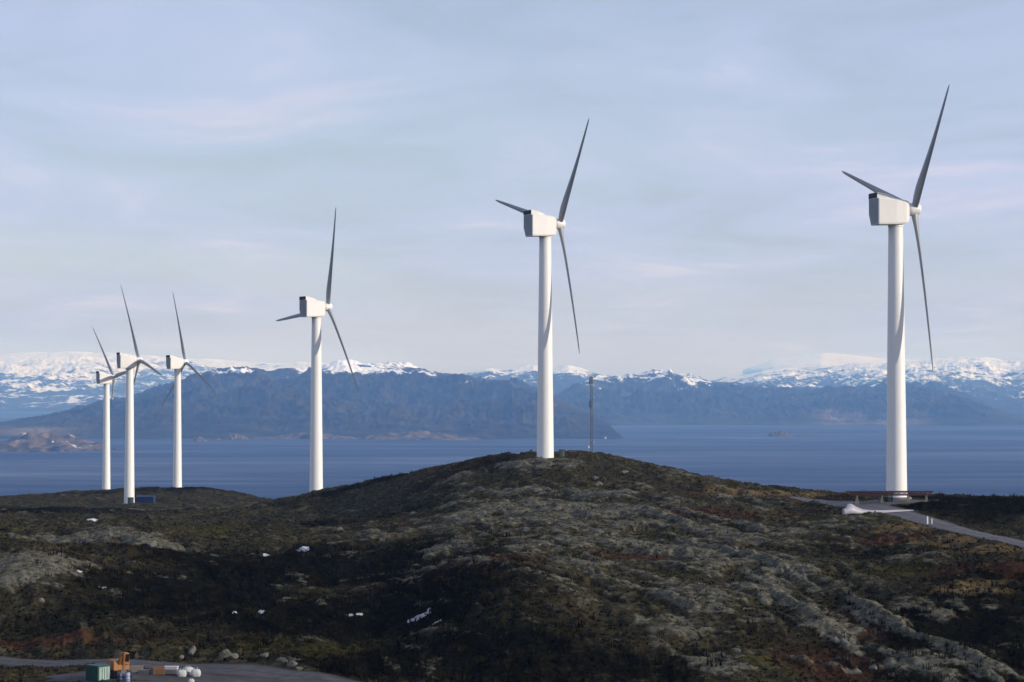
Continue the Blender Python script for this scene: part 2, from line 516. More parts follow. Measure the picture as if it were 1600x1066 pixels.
# flat spots: turbine feet, roads, work yard
TURB = [  # base pixel, distance, yaw, rotor phase
 ((1401, 778), 651, 13.7, 48.9), ((852, 717), 799, 25.3, 44.8), ((494, 770), 1012, 32.4, 24.3),
 ((277, 762), 1499, 33.2, -7.3), ((202, 787), 1314, 27.3, -18.9), ((166, 768), 1651, 31.0, -37.5)]
TB = [at(*b, d) for b, d, _, _ in TURB]
ROADS = [
 ([(1720,880,480),(1640,860,508),(1600,850,521),(1540,837,540),(1500,828,553),(1450,815,578),(1400,803,605),(1360,795,628),(1320,789,648),(1280,783,672),(1240,780,695)], [3.8,3.8,3.8,3.8,4,4.5,5.5,6,5,3.5,2.2], 'grey gravel road curving down from the rightmost turbine'),
 ([(-90,1025,418),(0,1031,409),(90,1038,399),(200,1043,393),(320,1047,389),(430,1053,383),(540,1066,370),(680,1095,345)], [4,4,4,5,5.5,5.5,5,5], 'grey gravel track past the work yard at the bottom left'),
 ([(180,794,1200),(240,797,1130),(300,797,1110),(350,794,1140),(390,789,1200),(420,785,1270)], [9,6,5,4.5,4.5,4], 'pale gravel track winding towards the distant turbines'),
]
def road_line(pts, wid):
    P = np.array([at(*p)[:2] for p in pts]); w = np.array(wid, float)
    t = np.r_[0, np.cumsum(np.hypot(*np.diff(P, axis=0).T))]
    s = np.linspace(0, t[-1], int(t[-1] / 1.5) + 2)
    # smooth
    X = np.interp(s, t, P[:, 0]); Y = np.interp(s, t, P[:, 1]); Wd = np.interp(s, t, w)
    k = 9
    for _ in range(3):
        for a in (X, Y, Wd):
            a[1:-1] = np.convolve(np.pad(a, k // 2, mode='edge'), np.ones(k) / k, 'valid')[1:-1]
    return X, Y, Wd
RL = [road_line(p, w) for p, w, _ in ROADS]
YARD = [(at(200, 1054, 377), 17.0, 9.0), (at(330, 1058, 374), 15.0, 8.0), (at(290, 1072, 360), 21.0, 12.0)]
PAD = [(at(1392, 786, 640), 14.0, 10.0)]
def flat_mask(X, Y):
    """1 where the ground was levelled"""
    f = np.zeros_like(X)
    for b in TB:
        f = np.maximum(f, sstep(-np.hypot(X - b.x, Y - b.y), -16, -7))
    for c, rx, ry in YARD + PAD:
        f = np.maximum(f, sstep(-np.sqrt(((X - c.x) / rx) ** 2 + ((Y - c.y) / ry) ** 2), -1.35, -0.95))
    return f
def road_mask(X, Y, grow=0.0):
    f = np.zeros_like(X)
    for rx, ry, rw in RL:
        lo = (X > rx.min() - 20) & (X < rx.max() + 20) & (Y > ry.min() - 20) & (Y < ry.max() + 20)
        idx = np.nonzero(lo)[0]
        for i in range(0, len(idx), 20000):
            j = idx[i:i + 20000]
            dd = np.hypot(X[j][:, None] - rx[None, ::2], Y[j][:, None] - ry[None, ::2])
            k = dd.argmin(1)
            q = dd[np.arange(len(j)), k] - rw[::2][k]
            f[j] = np.maximum(f[j], sstep(-q, -2.5 - grow, 0.4 - grow))
    return f
def hit(px, py, full=True):
    """the ground point seen at a photo pixel"""
    ds = np.geomspace(340, 1750, 1500)
    a = at(px, py, 1000.0)
    xs_, zs_ = a.x / 1000 * ds, CAM_Z + (a.z - CAM_Z) / 1000 * ds
    g = terrain_z(xs_, ds) if full else base_z(xs_, ds)
    k = np.nonzero(g >= zs_)[0]
    i = k[0] if len(k) else int(np.argmin(np.abs(g - zs_)))
    return xs_[i], ds[i], g[i]
RIBS = []
def rib_field(X, Y):
    f = np.zeros_like(X)
    for P_, w_ in RIBS:
        lo = (X > P_[:, 0].min() - 12) & (X < P_[:, 0].max() + 12) & (Y > P_[:, 1].min() - 12) & (Y < P_[:, 1].max() + 12)
        j = np.nonzero(lo)[0]
        if not len(j):
            continue
        best = np.full(len(j), 1e9)
        for (ax_, ay_), (bx_, by_) in zip(P_[:-1], P_[1:]):
            dx, dy = bx_ - ax_, by_ - ay_
            tt_ = np.clip(((X[j] - ax_) * dx + (Y[j] - ay_) * dy) / (dx * dx + dy * dy), 0, 1)
            best = np.minimum(best, np.hypot(X[j] - ax_ - tt_ * dx, Y[j] - ay_ - tt_ * dy))
        best = best + 1.9 * fbm(X[j] / 4, Y[j] / 4, 4, 91)
        w_ = w_ * 0.72
        f[j] = np.maximum(f[j], np.exp(-np.clip(best, 0, 99) ** 2 / w_ ** 2))
    return f
SDIR = np.array([0.26, -0.965])          # strike of the rock bands
def relief(X, Y):
    p = X * SDIR[0] + Y * SDIR[1]
    q = X * SDIR[1] - Y * SDIR[0]
    wob = fbm(X / 30, Y / 30, 2, 40) * 4
    strata = fbm(p / 46, (q + wob) / 9.5, 4, 11, 0.55, True)
    knob = fbm(X / 22, Y / 22, 4, 23, 0.5)
    big = fbm(X / 75, Y / 75, 2, 5)
    rough = fbm(X / 5.0, Y / 5.0, 3, 31, 0.6)
    lump = fbm(X / 1.6, Y / 1.6, 2, 37, 0.6)
    near = sstep(Y, 60, 320)
    far = 1 + 0.3 * sstep(Y, 850, 1100)
    rk = 0.55 * strata + 0.75 * knob
    crag = np.clip(rk - 0.12, 0, 1)
    crag = crag + 0.22 * sstep(rk, 0.20, 0.27)              # little rock steps
    z = near * (big * 1.5 + knob * 1.0 * far + crag * 1.6 + rough * 0.50 + lump * 0.16)
    rb = rib_field(X, Y)
    return z - 0.35 * near + rb * 0.85, rk + 0.60 * rb
def terrain_z(X, Y, with_mask=False):
    X = np.asarray(X, float).ravel(); Y = np.asarray(Y, float).ravel()
    z = base_z(X, Y)
    fl = flat_mask(X, Y)
    rd = road_mask(X, Y)
    r, rk = relief(X, Y)
    keep = 1 - np.maximum(fl, rd * 0.96)
    zz = z + r * keep
    if with_mask:
        return zz - 0.16 * sstep(rd, 0.75, 1.0), rk, fl, rd
    return zz
def gz(x, y):
    return float(terrain_z(np.array([x]), np.array([y]))[0])

for pts, w_ in (([(1195,902),(1235,935),(1275,962),(1310,985),(1335,1008)], 2.6), ([(1325,930),(1365,955),(1420,985),(1480,1010),(1540,1040),(1590,1062)], 2.0),
               ([(1040,835),(1110,860),(1170,876),(1225,893),(1275,916)], 1.8), ([(1060,795),(1130,812),(1195,832)], 1.8), ([(1160,892),(1200,915),(1230,938)], 1.6),
               ([(1010,800),(1075,822)], 1.6), ([(1200,1010),(1260,1030),(1330,1045)], 1.8), ([(1480,1035),(1560,1066)], 1.5), ([(930,905),(1010,925),(1080,950)], 2.2)):
    RIBS.append((np.array([hit(a_, b_, False)[:2] for a_, b_ in pts]), w_))
u = np.r_[np.linspace(-0.8, -0.26, 24)[:-1], np.linspace(-0.25, 0.25, 960), np.linspace(0.26, 0.8, 24)[1:]]
v = np.r_[np.geomspace(4, 310, 40)[:-1], np.geomspace(310, 900, 800)[:-1], np.geomspace(900, 1750, 330)[:-1], np.geomspace(1750, 4700, 60)]
UU, VV = np.meshgrid(u, v)
X = (UU * VV).ravel(); Y = VV.ravel()
Z, RK, FL, RD = terrain_z(X, Y, True)
nr, nc = len(v), len(u)
def grid_faces(nr, nc):
    i = np.arange((nr - 1) * nc).reshape(nr - 1, nc)[:, :-1].ravel()
    return np.c_[i, i + 1, i + 1 + nc, i + nc]

def blobs(X, Y, lst):
    f = np.zeros_like(X)
    for px, py, d, rx, ry, a in lst:
        c = at(px, py, d)
        f = np.maximum(f, a * np.exp(-(((X - c.x) / rx) ** 2 + ((Y - c.y) / ry) ** 2)))
    return f
def masks(X, Y, RK, FL, RD):
    n1 = fbm(X / 26, Y / 40, 4, 51, 0.55)
    n2 = fbm(X / 18, Y / 30, 4, 57, 0.55)
    n3 = fbm(X / 34, Y / 50, 3, 63, 0.55)
    off = np.clip(1 - FL - RD, 0, 1)
    rocky = blobs(X, Y, [(1000,850,540,60,110,.30),(870,800,640,55,90,.34),(1150,900,470,38,60,.30),(1300,960,430,26,40,.26),(1420,1010,405,20,30,.22),(30,890,485,14,24,.50),(120,838,598,20,26,.45),(230,848,580,12,14,.55),
                          (880,720,780,60,40,.2),(1050,960,420,22,24,.2),(350,1020,400,14,5,.4),(1080,780,660,40,60,.22)])
    rock = 0.10 + RK * 0.50 + rocky + n1 * 0.18
    shaded_scrub = 0.16 + blobs(X, Y, [(450,880,540,42,70,.75),(300,930,480,34,55,.75),(560,960,455,40,48,.8),(700,1030,395,36,30,.8),(950,1050,388,30,16,.6),(1500,1000,410,36,45,.62),(1580,930,440,28,50,.6),(1400,860,520,24,40,.35),  # dark vegetation; its patches also paint the shade lying in the hollows
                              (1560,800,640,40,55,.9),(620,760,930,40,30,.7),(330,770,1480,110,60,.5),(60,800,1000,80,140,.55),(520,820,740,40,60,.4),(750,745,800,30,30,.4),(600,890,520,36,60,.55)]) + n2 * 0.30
    rust = 0.12 + n3 * 0.42 + blobs(X, Y, [(760,885,485,30,32,.42),(980,875,510,14,14,.42),(1070,805,620,18,22,.5),(880,810,640,16,14,.36),(960,780,690,16,20,.3),(1360,965,428,9,16,.5),(1320,1035,398,11,12,.45),(1560,905,465,22,14,.5),
                                           (90,870,500,7,14,.4),(60,1005,425,24,5,.5),(240,1005,418,22,4,.45),(1230,785,680,30,26,.35),(1480,845,545,26,12,.4),(720,745,800,14,10,.4),(650,805,660,22,16,.4)])
    olive = 0.16 + n2 * -0.35 + blobs(X, Y, [(640,900,500,12,18,.45),(275,825,680,20,34,.5),(1320,820,590,12,14,.5),(1430,890,480,8,10,.45),(1220,1045,392,8,6,.5),(1500,840,548,24,9,.4),(420,1000,415,30,14,.4)])
    straw = 0.05 + n1 * 0.15 + blobs(X, Y, [(1575,858,512,22,9,.75),(1500,845,536,16,9,.7),(1430,828,562,14,8,.65),(1520,935,450,12,9,.5),(1205,772,706,24,14,.6),(1250,780,690,14,8,.45)])
    k = lambda a: np.clip(a, 0, 1) * off + 0.0
    return {'rock': k(rock), 'shaded_scrub': k(shaded_scrub), 'rust': k(rust), 'olive': k(olive), 'straw': k(straw)}
MK = masks(X, Y, RK, FL, RD)
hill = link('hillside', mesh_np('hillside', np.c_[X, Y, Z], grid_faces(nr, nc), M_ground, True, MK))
tag(hill, kind='structure', label='rocky moorland hill of heather, lichen and bare rock')

# roads and levelled pads lie on it
for (rx, ry, rw), (_, _, lab) in zip(RL, ROADS):
    tx = np.gradient(rx); ty = np.gradient(ry); ln = np.hypot(tx, ty)
    nx, ny = -ty / ln, tx / ln
    ks = np.linspace(-1, 1, 13)
    jit = 1 + 0.12 * perlin(np.arange(len(rx)) / 6.0, np.zeros(len(rx)), 77) + 0.10 * perlin(np.arange(len(rx)) / 1.9, np.zeros(len(rx)) + .5, 79)
    GX = rx[:, None] + nx[:, None] * ks * (rw * jit)[:, None]
    GY = ry[:, None] + ny[:, None] * ks * (rw * jit)[:, None]
    GZ = terrain_z(GX.ravel(), GY.ravel()).reshape(GX.shape)
    GZ = GZ - 0.12 * np.abs(ks) ** 4 + 0.05
    o = link('gravel_road', mesh_np('gravel_road', np.c_[GX.ravel(), GY.ravel(), GZ.ravel()], grid_faces(len(rx), 13)[:, ::-1], M_gravel_dark if 'track past' in lab else M_gravel, True, {'across': np.tile(ks, len(rx))}))
    tag(o, kind='structure', label=lab)
for name, lst, dz in (('gravel_yard', YARD, 0.10), ('gravel_pad', PAD, 0.10)):
    vs, fs = [], []
    for c, ax, ay in lst:
        b0 = len(vs)
        n, m = 48, 10
        rr = np.linspace(0, 1, m)
        ang = np.linspace(0, 2 * np.pi, n, endpoint=False)
        wv = 1 + 0.12 * np.sin(ang * 3 + 1) + 0.07 * np.sin(ang * 7 + 2)
        gx = c.x + (rr[:, None] * np.cos(ang) * ax * wv).ravel(); gy = c.y + (rr[:, None] * np.sin(ang) * ay * wv).ravel()
        g = terrain_z(gx, gy) + dz - np.repeat(rr, n) ** 6 * 0.25 + (0.0 if b0 == 0 else -0.012)
        vs += list(zip(gx, gy, g))
        for i in range(m - 1):
            for j in range(n):
                k = (j + 1) % n
                fs.append((b0 + i * n + j, b0 + (i + 1) * n + j, b0 + (i + 1) * n + k, b0 + i * n + k))
    o = link(name, mesh_np(name, np.array(vs), np.array(fs), M_gravel_dark if 'yard' in name else M_gravel))
    tag(o, kind='structure', label='levelled grey gravel ' + ('yard beside the track' if 'yard' in name else 'pad around the rightmost turbine'))

# ------------------------------------------------------------------ far shores and mountains
KD = (CAM_Z - SEA_Z) / 150.0        # survey distances below were taken for a 150 m viewpoint
SHORE = {}
def massif(name, label, sky, d_shore, d_ridge, d_back, snow_z, seed, amp=60.0, snow_amt=0.7, rowsn=170, colsn=900, lam=1800.0, brown=(), jag=5.0, shore_w=0.0):
    px = np.array([s[0] for s in sky], float)
    cols = np.linspace(px[0], px[-1], colsn)
    cy = np.interp(cols, px, [s[1] for s in sky])
    k = 19
    cy = np.convolve(np.pad(cy, k // 2, mode='edge'), np.ones(k) / k, 'valid')
    dr = np.interp(cols, px, [s[2] if len(s) > 2 else d_ridge for s in sky])
    dr = dr * KD
    zr = CAM_Z - (cy - 611) / FPX * dr
    amp, lam, d_shore, d_back, shore_w = amp * KD, lam * KD, d_shore * KD, d_back * KD, shore_w * KD
    tt = np.r_[np.linspace(0, 1, rowsn), np.linspace(1, 1.9, rowsn // 3)[1:]]
    T, CC = np.meshgrid(tt, cols, indexing='ij')
    ang = (CC - 800) / FPX + 0.0012 * fbm(T * 9 + seed, CC / 60.0, 3, seed + 40)
    DR = np.broadcast_to(dr, T.shape)
    ds = d_shore + shore_w * fbm(cols / 90.0, np.zeros(colsn) + seed, 4, seed + 9)
    DS = np.broadcast_to(ds, T.shape)
    full = np.clip((np.broadcast_to(zr, T.shape) - SEA_Z) / 300.0, 0.0, 1) ** 1.5
    D = np.where(T <= 1, DS + (DR - DS) * T, DR + ((d_back - DR) * full + 30) * (T - 1) / 0.9)
    Xg, Yg = ang * D, D
    ZR = np.broadcast_to(zr, T.shape)
    prof = np.where(T <= 1, 0.10 * T + 0.90 * T ** 1.25, 1 - 0.9 * ((T - 1) / 0.9) ** 1.3)
    ero = fbm(Xg / lam, Yg / lam / 1.6, 6, seed, 0.55, True)
    det = fbm(Xg / (lam * .3), Yg / (lam * .45), 5, seed + 3, 0.6)
    env = np.clip(T * 3.0, 0, 1) * np.where(T <= 1, 1 - 0.80 * sstep(T, 0.75, 1.0), 0.2 + 0.8 * sstep(T, 1, 1.25))
    env = np.clip(T * 3.0, 0, 1) * np.where(T <= 1, 1 - 0.62 * sstep(T, 0.7, 1.0), 0.38 + 0.6 * sstep(T, 1, 1.25)) * np.clip((ZR - SEA_Z) / 370.0, 0.02, 1)
    fine = fbm(Xg / (lam * .09), Yg / (lam * .16), 4, seed + 13, 0.6, True)
    Zg = SEA_Z + (ZR - SEA_Z) * prof + amp * env * (ero * 0.75 + det * 0.6 + fine * 0.16 * jag / 3 - 0.28)
    Zg = np.where((T < 0.02) | (T > 1.88), SEA_Z - 4.0, np.maximum(Zg, SEA_Z + 1.0 + 12 * T * np.clip((ZR - SEA_Z) / 140.0, 0, 1)))
    SHORE[name] = (cols, DS[0] + 0.045 * (dr - DS[0]))
    sl = fbm(Xg / (lam * .8), Yg / (lam * .8), 5, seed + 21, 0.6)
    snow_z = CAM_Z + (snow_z - CAM_Z) * KD
    sn = 0.5 + (Zg - snow_z) / (170 * KD) * snow_amt * 0.62 + sl * 0.5 - ero * 0.22
    br = np.zeros_like(Xg)
    for bx, by0, by1, bw in brown:
        yy = 611 - (Zg - CAM_Z) / D * FPX
        br = np.maximum(br, np.exp(-((CC - bx) / bw) ** 2) * sstep(yy, by0 - 4, by0 + 4) * sstep(-yy, -by1 - 3, -by1 + 3) * np.clip(0.55 + sl * 1.4, 0, 1))
    o = link(name, mesh_np(name, np.c_[Xg.ravel(), Yg.ravel(), Zg.ravel()], grid_faces(len(tt), colsn), M_mount, True, {'snow': np.clip(sn.ravel(), 0, 1), 'brown': np.clip(br.ravel(), 0, 1)}))
    tag(o, kind='structure', label=label)
    return o
massif('snow_mountains', 'snow-covered mountain plateau at the left', [(-260,566),(-100,558),(0,555),(60,553),(120,552),(180,553),(235,556),(300,561),(380,567),(430,568),(470,564),(520,568),(580,582),(640,600),(700,625)],
       16500, 27000, 40000, 150, 3, 125, 0.34, lam=1700, jag=2.5)
massif('mountain', 'dark forested mountain ridge across the fjord', [(-260,672,8600),(-100,668,8600),(0,660,8800),(60,651,9000),(130,640,9300),(200,626,9600),(260,609,10000),(310,592,10400),(345,582,10600),(380,583,10600),(420,587,10600),(455,580,10800),(490,583,10800),(515,575,10900),(545,568,11000),(565,574,11000),(600,575,11000),(640,579,11000),(680,586,10800),(720,594,10600),(760,601,10400),(800,607,10000),(840,616,9900),(880,632,9400),(915,645,8900),(940,655,8400),(953,664,8000),(962,676,7700),(972,684,7400)],
       7100, 10800, 14500, 226, 8, 135, 1.25, lam=860, jag=3.5, shore_w=260, brown=((60,668,684,60),))
massif('snow_ridge', 'row of snowy tops behind the dark mountain', [(560,600),(640,596),(690,590),(730,582),(765,575),(790,580),(812,577),(835,572),(860,579),(885,571),(905,575),(925,583),(960,588),(1000,594),(1060,606),(1120,620)],
       14000, 19000, 26000, 250, 14, 85, 1.3, lam=1300, jag=4)
massif('far_shore_mountain', 'blue mountain ridge along the far right shore', [(840,640,12500),(880,612,13000),(920,597,13500),(960,590,14000),(1000,586,14000),(1035,585,14000),(1065,590,14000),(1100,598,13800),(1150,604,13500),(1200,611,13500),(1250,612,13500),(1300,609,13500),(1350,606,13500),(1400,602,13500),(1450,606,13200),(1490,615,12600),(1530,630,11900),(1560,642,11400),(1590,653,11000),(1610,658,10800)],
       9900, 13800, 18500, 203, 19, 138, 1.15, lam=900, jag=3.0, shore_w=220, brown=((1318,645,664,34),(1300,640,660,20),(1405,655,668,40)))
massif('snow_fells', 'white snow fells at the right', [(1020,604),(1070,600),(1110,597),(1150,589),(1190,581),(1235,577),(1270,581),(1305,574),(1345,566),(1380,567),(1420,565),(1460,561),(1500,558),(1540,559),(1575,566),(1620,561),(1700,557),(1860,560)],
       12300, 25000, 36000, 185, 27, 140, 0.42, lam=1500, jag=3)
massif('distant_peak', 'faint distant snow peak in the haze', [(1160,578),(1210,563),(1255,555),(1285,550),(1320,553),(1365,558),(1430,562),(1520,572)],
       30000, 43000, 52000, 500, 33, 90, 0.9, lam=3200, jag=2)

def islet(name, label, px0, px1, ywater, ytop, seed, depth=1.0, snowv=0.0):
    d0 = (CAM_Z - SEA_Z) / ((ywater - 611) / FPX)
    cx = (px0 + px1) / 2
    c = at(cx, ywater, d0)
    wx = (px1 - px0) / 2 * d0 / FPX
    wy = wx * depth
    h = (ywater - ytop) * d0 / FPX
    n, m = 70, 50
    gx, gy = np.meshgrid(np.linspace(-1.15, 1.15, n), np.linspace(-1.15, 1.15, m))
    rr = np.hypot(gx, gy) + 0.30 * fbm(gx * 2.3 + seed, gy * 2.3, 4, seed)
    g = np.clip(1.0 - rr, -0.3, 1)
    z = h * np.sign(g) * np.abs(g) ** 0.7 * (0.85 + 0.8 * fbm(gx * 4, gy * 4 + seed, 4, seed + 2)) * 1.25
    z = SEA_Z + np.where(g <= 0, -3.0, z + 0.5)
    br = np.clip(0.30 + 1.1 * fbm(gx * 7, gy * 5, 4, seed + 6), 0, 0.75)
    o = link(name, mesh_np(name, np.c_[(c.x + gx * wx).ravel(), (c.y + wy + gy * wy).ravel(), z.ravel()], grid_faces(m, n), M_mount, True, {'snow': np.full(n * m, snowv), 'brown': br.ravel()}))
    tag(o, kind='structure', label=label)
islet('peninsula', 'low brown peninsula of bare rock at the left', -70, 150, 706, 683, 3, 1.3, 0.33)
islet('islet', 'small dark islet left of centre', 296, 322, 690, 684, 5, 1.2)
islet('islet', 'flat skerry beside the small islet', 324, 346, 689, 685, 8, 1.2)
islet('islet', 'low dark island near the far shore', 344, 386, 687, 679, 11, 1.2)
islet('islet', 'long low reddish foreshore island', 556, 745, 688, 676, 15, 0.5)
islet('islet', 'low strip of skerries close to the dark mountain', 396, 560, 686, 679, 19, 0.4)
islet('islet', 'tiny dark skerry out in the open fjord', 1200, 1240, 682, 674, 23, 0.7)
islet('islet', 'flat reef beside the tiny skerry', 1243, 1282, 682, 679.5, 26, 0.6)

# ------------------------------------------------------------------ wind turbines
def airfoil(c, th, n=20):
    pts = []
    for i in range(n):
        w = 2 * math.pi * i / n
        x = 0.5 * math.cos(w)
        y = 0.5 * math.sin(w)
        k = min(1.0, max(0.0, (1 - th) / 0.65))        # 0 circle .. 1 airfoil
        ya = y * (0.55 + 0.9 * (0.5 - x) ** 0.8 * 0 + 0.45 * math.cos(x * 2.2)) * (1.0 - 0.75 * max(0, x) ** 1.2 * k)
        pts.append((c * (x + 0.18 * k), c * th * ya))
    return pts
def blade_mesh(name, m, bend=2.6, Rb=46.7):
    mb = MB()
    st = [(1.1, 2.2, 1.0, 24), (2.2, 2.3, 0.92, 24), (4.2, 2.75, 0.62, 22), (7.0, 3.05, 0.44, 19), (9.5, 3.0, 0.37, 16), (13, 2.8, 0.31, 13), (18, 2.45, 0.27, 10), (24, 2.05, 0.24, 7), (30, 1.68, 0.22, 5), (36, 1.42, 0.20, 3.5), (41, 1.14, 0.19, 2.5), (44.5, 0.88, 0.18, 2), (46.2, 0.5, 0.16, 2), (Rb, 0.08, 0.2, 2)]
    rings = []
    for r, c, th, tw in st:
        a = R(tw)
        ring = []
        for x, y in airfoil(c * 0.93, th):
            # chord lies in the rotor plane (local y), thickness along the axis (local x); twist about z
            ly, lx = x, y
            ring.append((lx * math.cos(a) - ly * math.sin(a) - bend * (0.65 * (r / Rb) + 0.35 * (r / Rb) ** 2), lx * math.sin(a) + ly * math.cos(a), r))
        rings.append(ring)
    mb.loft(rings, True)
    return mb.mesh(name, m)
def ring_pts(r, z, n=56):
    return [(r * math.cos(2 * math.pi * i / n), r * math.sin(2 * math.pi * i / n), z) for i in range(n)]
HH = 82.7
tw = MB()
prev = None
rings = []
for z, r in ((-1.5, 3.02), (0.0, 3.0), (26, 2.68), (26.02, 2.71), (26.22, 2.71), (26.24, 2.67), (52, 2.38), (52.02, 2.41), (52.22, 2.41), (52.24, 2.37), (77.4, 2.08), (77.5, 2.2), (78.4, 2.2)):
    rings.append(ring_pts(r, z))
for ra, rb in zip(rings[:-1], rings[1:]):
    tw.loft([ra, rb], True, False)
tw.add(rings[-1], [tuple(range(56))])
me_tower = tw.mesh('tower', M_white)
fd = MB()
fd.loft([ring_pts(4.3, -2.0, 32), ring_pts(4.3, 0.12, 32), ring_pts(4.1, 0.25, 32), ring_pts(3.0, 0.26, 32)], False, False)
me_found = fd.mesh('foundation', M_grey)
def nac_ring(x, w, zb, zt, ch=0.5):
    h = zt - zb                                             # the far flank is cut back low down, the near one stands straight
    return [(x, -w * 0.96, zb), (x, w * 0.55, zb), (x, w, zb + h * 0.42), (x, w, zt - ch), (x, w - ch, zt), (x, -w + ch, zt), (x, -w, zt - ch), (x, -w, zb + h * 0.06)]
nb = MB()
nb.loft([nac_ring(-6.75, 3.45, -4.75, 2.9), nac_ring(-6.5, 3.6, -4.8, 3.0), nac_ring(-1.0, 3.2, -4.6, 2.75), nac_ring(2.2, 2.75, -4.3, 2.35), nac_ring(3.1, 2.4, -3.9, 2.1), nac_ring(3.5, 1.9, -3.0, 1.7)], False)
me_nac = nb.mesh('nacelle', M_nac)
cw = MB()
cw.loft([[(-6.95, -3.2, 2.7), (-6.95, 3.2, 2.7), (-6.95, 3.2, 4.2), (-6.95, 2.95, 4.45), (-6.95, -2.95, 4.45), (-6.95, -3.2, 4.2)],
         [(-4.2, -3.1, 2.7), (-4.2, 3.1, 2.7), (-4.2, 3.1, 3.8), (-4.2, 2.85, 4.05), (-4.2, -2.85, 4.05), (-4.2, -3.1, 3.8)],
         [(-1.2, -2.7, 2.5), (-1.2, 2.7, 2.5), (-1.2, 2.7, 2.7), (-1.2, 2.5, 2.9), (-1.2, -2.5, 2.9), (-1.2, -2.7, 2.7)]], False)
me_cowl = cw.mesh('cooler_cowl', M_nac)
vt = MB()
vt.box((-6.98, 0, 3.6), (0.1, 5.9, 1.45))
me_vent = vt.mesh('vent', M_black)
rp = MB()
rp.loft([[(x, -3.15, -4.6), (x, 1.8, -4.6), (x, 3.35, -1.4), (x, 3.35, 2.66), (x, -3.35, 2.66), (x, -3.35, -4.2)] for x in (-6.80, -6.70)], False)
for k in range(16):
    zc = -3.9 + k * 0.4
    yr = 1.6 if zc < -1.4 else 3.1
    rp.box((-6.83, (yr - 3.0) / 2, zc), (0.09, yr + 3.0, 0.12))
me_rear = rp.mesh('rear_panel', M_rear)
hb = MB()
def xring(x, r, n=36):
    return [(x, r * math.cos(2 * math.pi * i / n), r * math.sin(2 * math.pi * i / n)) for i in range(n)]
hb.loft([xring(-2.3, 1.3), xring(-2.0, 1.75), xring(-1.2, 1.9), xring(0.9, 1.85), xring(1.4, 1.65), xring(1.75, 1.2), xring(1.9, 0.6), xring(1.93, 0.1)], True)
me_hub = hb.mesh('hub', M_white)
me_blade = blade_mesh('blade', M_blade)
TL = ['tallest white wind turbine, rightmost, beside the lying blade and gravel road',
      'white wind turbine on the summit of the rocky hill beside the lattice mast',
      'white wind turbine standing alone at the left foot of the summit slope',
      'white wind turbine on the small dark knoll, lower blades spread like an inverted V',
      'white wind turbine whose foot stands beside the blue shed',
      'smallest and leftmost white wind turbine, furthest away on the low shore']
TILT = R(5)
for (b, d, yaw, ph), base, lab in zip(TURB, TB, TL):
    zb = gz(base.x, base.y)
    root = empty('wind_turbine', (base.x, base.y, base.z), R(yaw))
    tag(root, lab, 'wind turbine', 'white wind turbines on the ridge')
    link('tower', me_tower, root)
    link('foundation', me_found, root)
    nc_ = link('nacelle', me_nac, root, (0, 0, HH))
    link('rear_panel', me_rear, nc_)
    cwl = link('cooler_cowl', me_cowl, root, (0, 0, HH))
    link('vent', me_vent, cwl)
    hub = link('hub', me_hub, root, (5.7, 0, HH), (0, -TILT, 0))
    for k in range(3):
        bl = link('blade', me_blade, root)
        Mx = Matrix.Translation((5.7, 0, HH)) @ Matrix.Rotation(-TILT, 4, 'Y') @ Matrix.Rotation(R(ph + 120 * k), 4, 'X') @ Matrix.Diagonal((1, 1, 1.022, 1))
        bl.matrix_local = Mx

# ------------------------------------------------------------------ lattice mast on the summit
mp = at(924, 712, 828)
mz = gz(mp.x, mp.y)
mast_top = at(924, 589, 828).z
mh = mast_top - mz
mast = empty('lattice_mast', (mp.x, mp.y, mz), R(20))
tag(mast, 'dark grey lattice radio mast on the summit right of the turbine', 'mast')
hw = 0.48
cors = [(hw * math.cos(R(90 + 120 * k)), hw * math.sin(R(90 + 120 * k))) for k in range(3)]
for x, y in cors:
    MB().tube((x, y, -0.8), (x, y, mh), 0.075).build('leg', M_steel, mast)
lt = MB()
nb_ = int(mh / 1.5)
for i in range(nb_):
    z0, z1 = i * mh / nb_, (i + 1) * mh / nb_
    for k in range(3):
        a, c = cors[k], cors[(k + 1) % 3]
        lt.tube((*a, z0), (*c, z1), 0.032, n=5)
        lt.tube((*c, z0), (*a, z1), 0.032, n=5)
        lt.tube((*a, z1), (*c, z1), 0.04, n=5)
lt.build('bracing', M_steel, mast)
ca = MB().box((0, 0, mh - 0.15), (3.0, 0.22, 0.22))
for x in (-1.4, 1.4):
    ca.box((x, 0, mh + 0.25), (0.2, 0.2, 0.6))
ca.build('crossarm', M_steel, mast)
for z, xo in ((mh - 1.6, 0.0), (mh - 10.0, 0.0)):
    for k in range(3):
        w = R(30 + 120 * k)
        MB().box((0.66 * math.cos(w), 0.66 * math.sin(w), z), (0.25, 0.36, 2.4), w).build('antenna_panel', M_steel, mast)
for z, s in ((mh - 7.5, 1), (mh - 24, 1), (mh - 25.5, -1)):
    dm = MB()
    rr = [[(s * (0.75 + 0.3 * t * t), t * 0.6 * math.cos(2 * math.pi * i / 20), t * 0.6 * math.sin(2 * math.pi * i / 20)) for i in range(20)] for t in (0.05, 0.4, 0.7, 1.0)]
    dm.loft(rr, True)
    dm.tube((s * 0.4, 0, 0), (s * 0.77, 0, 0), 0.08)
    dm.build('dish', M_whitebox, mast, (0, 0, z), (0, 0, R(-20)))

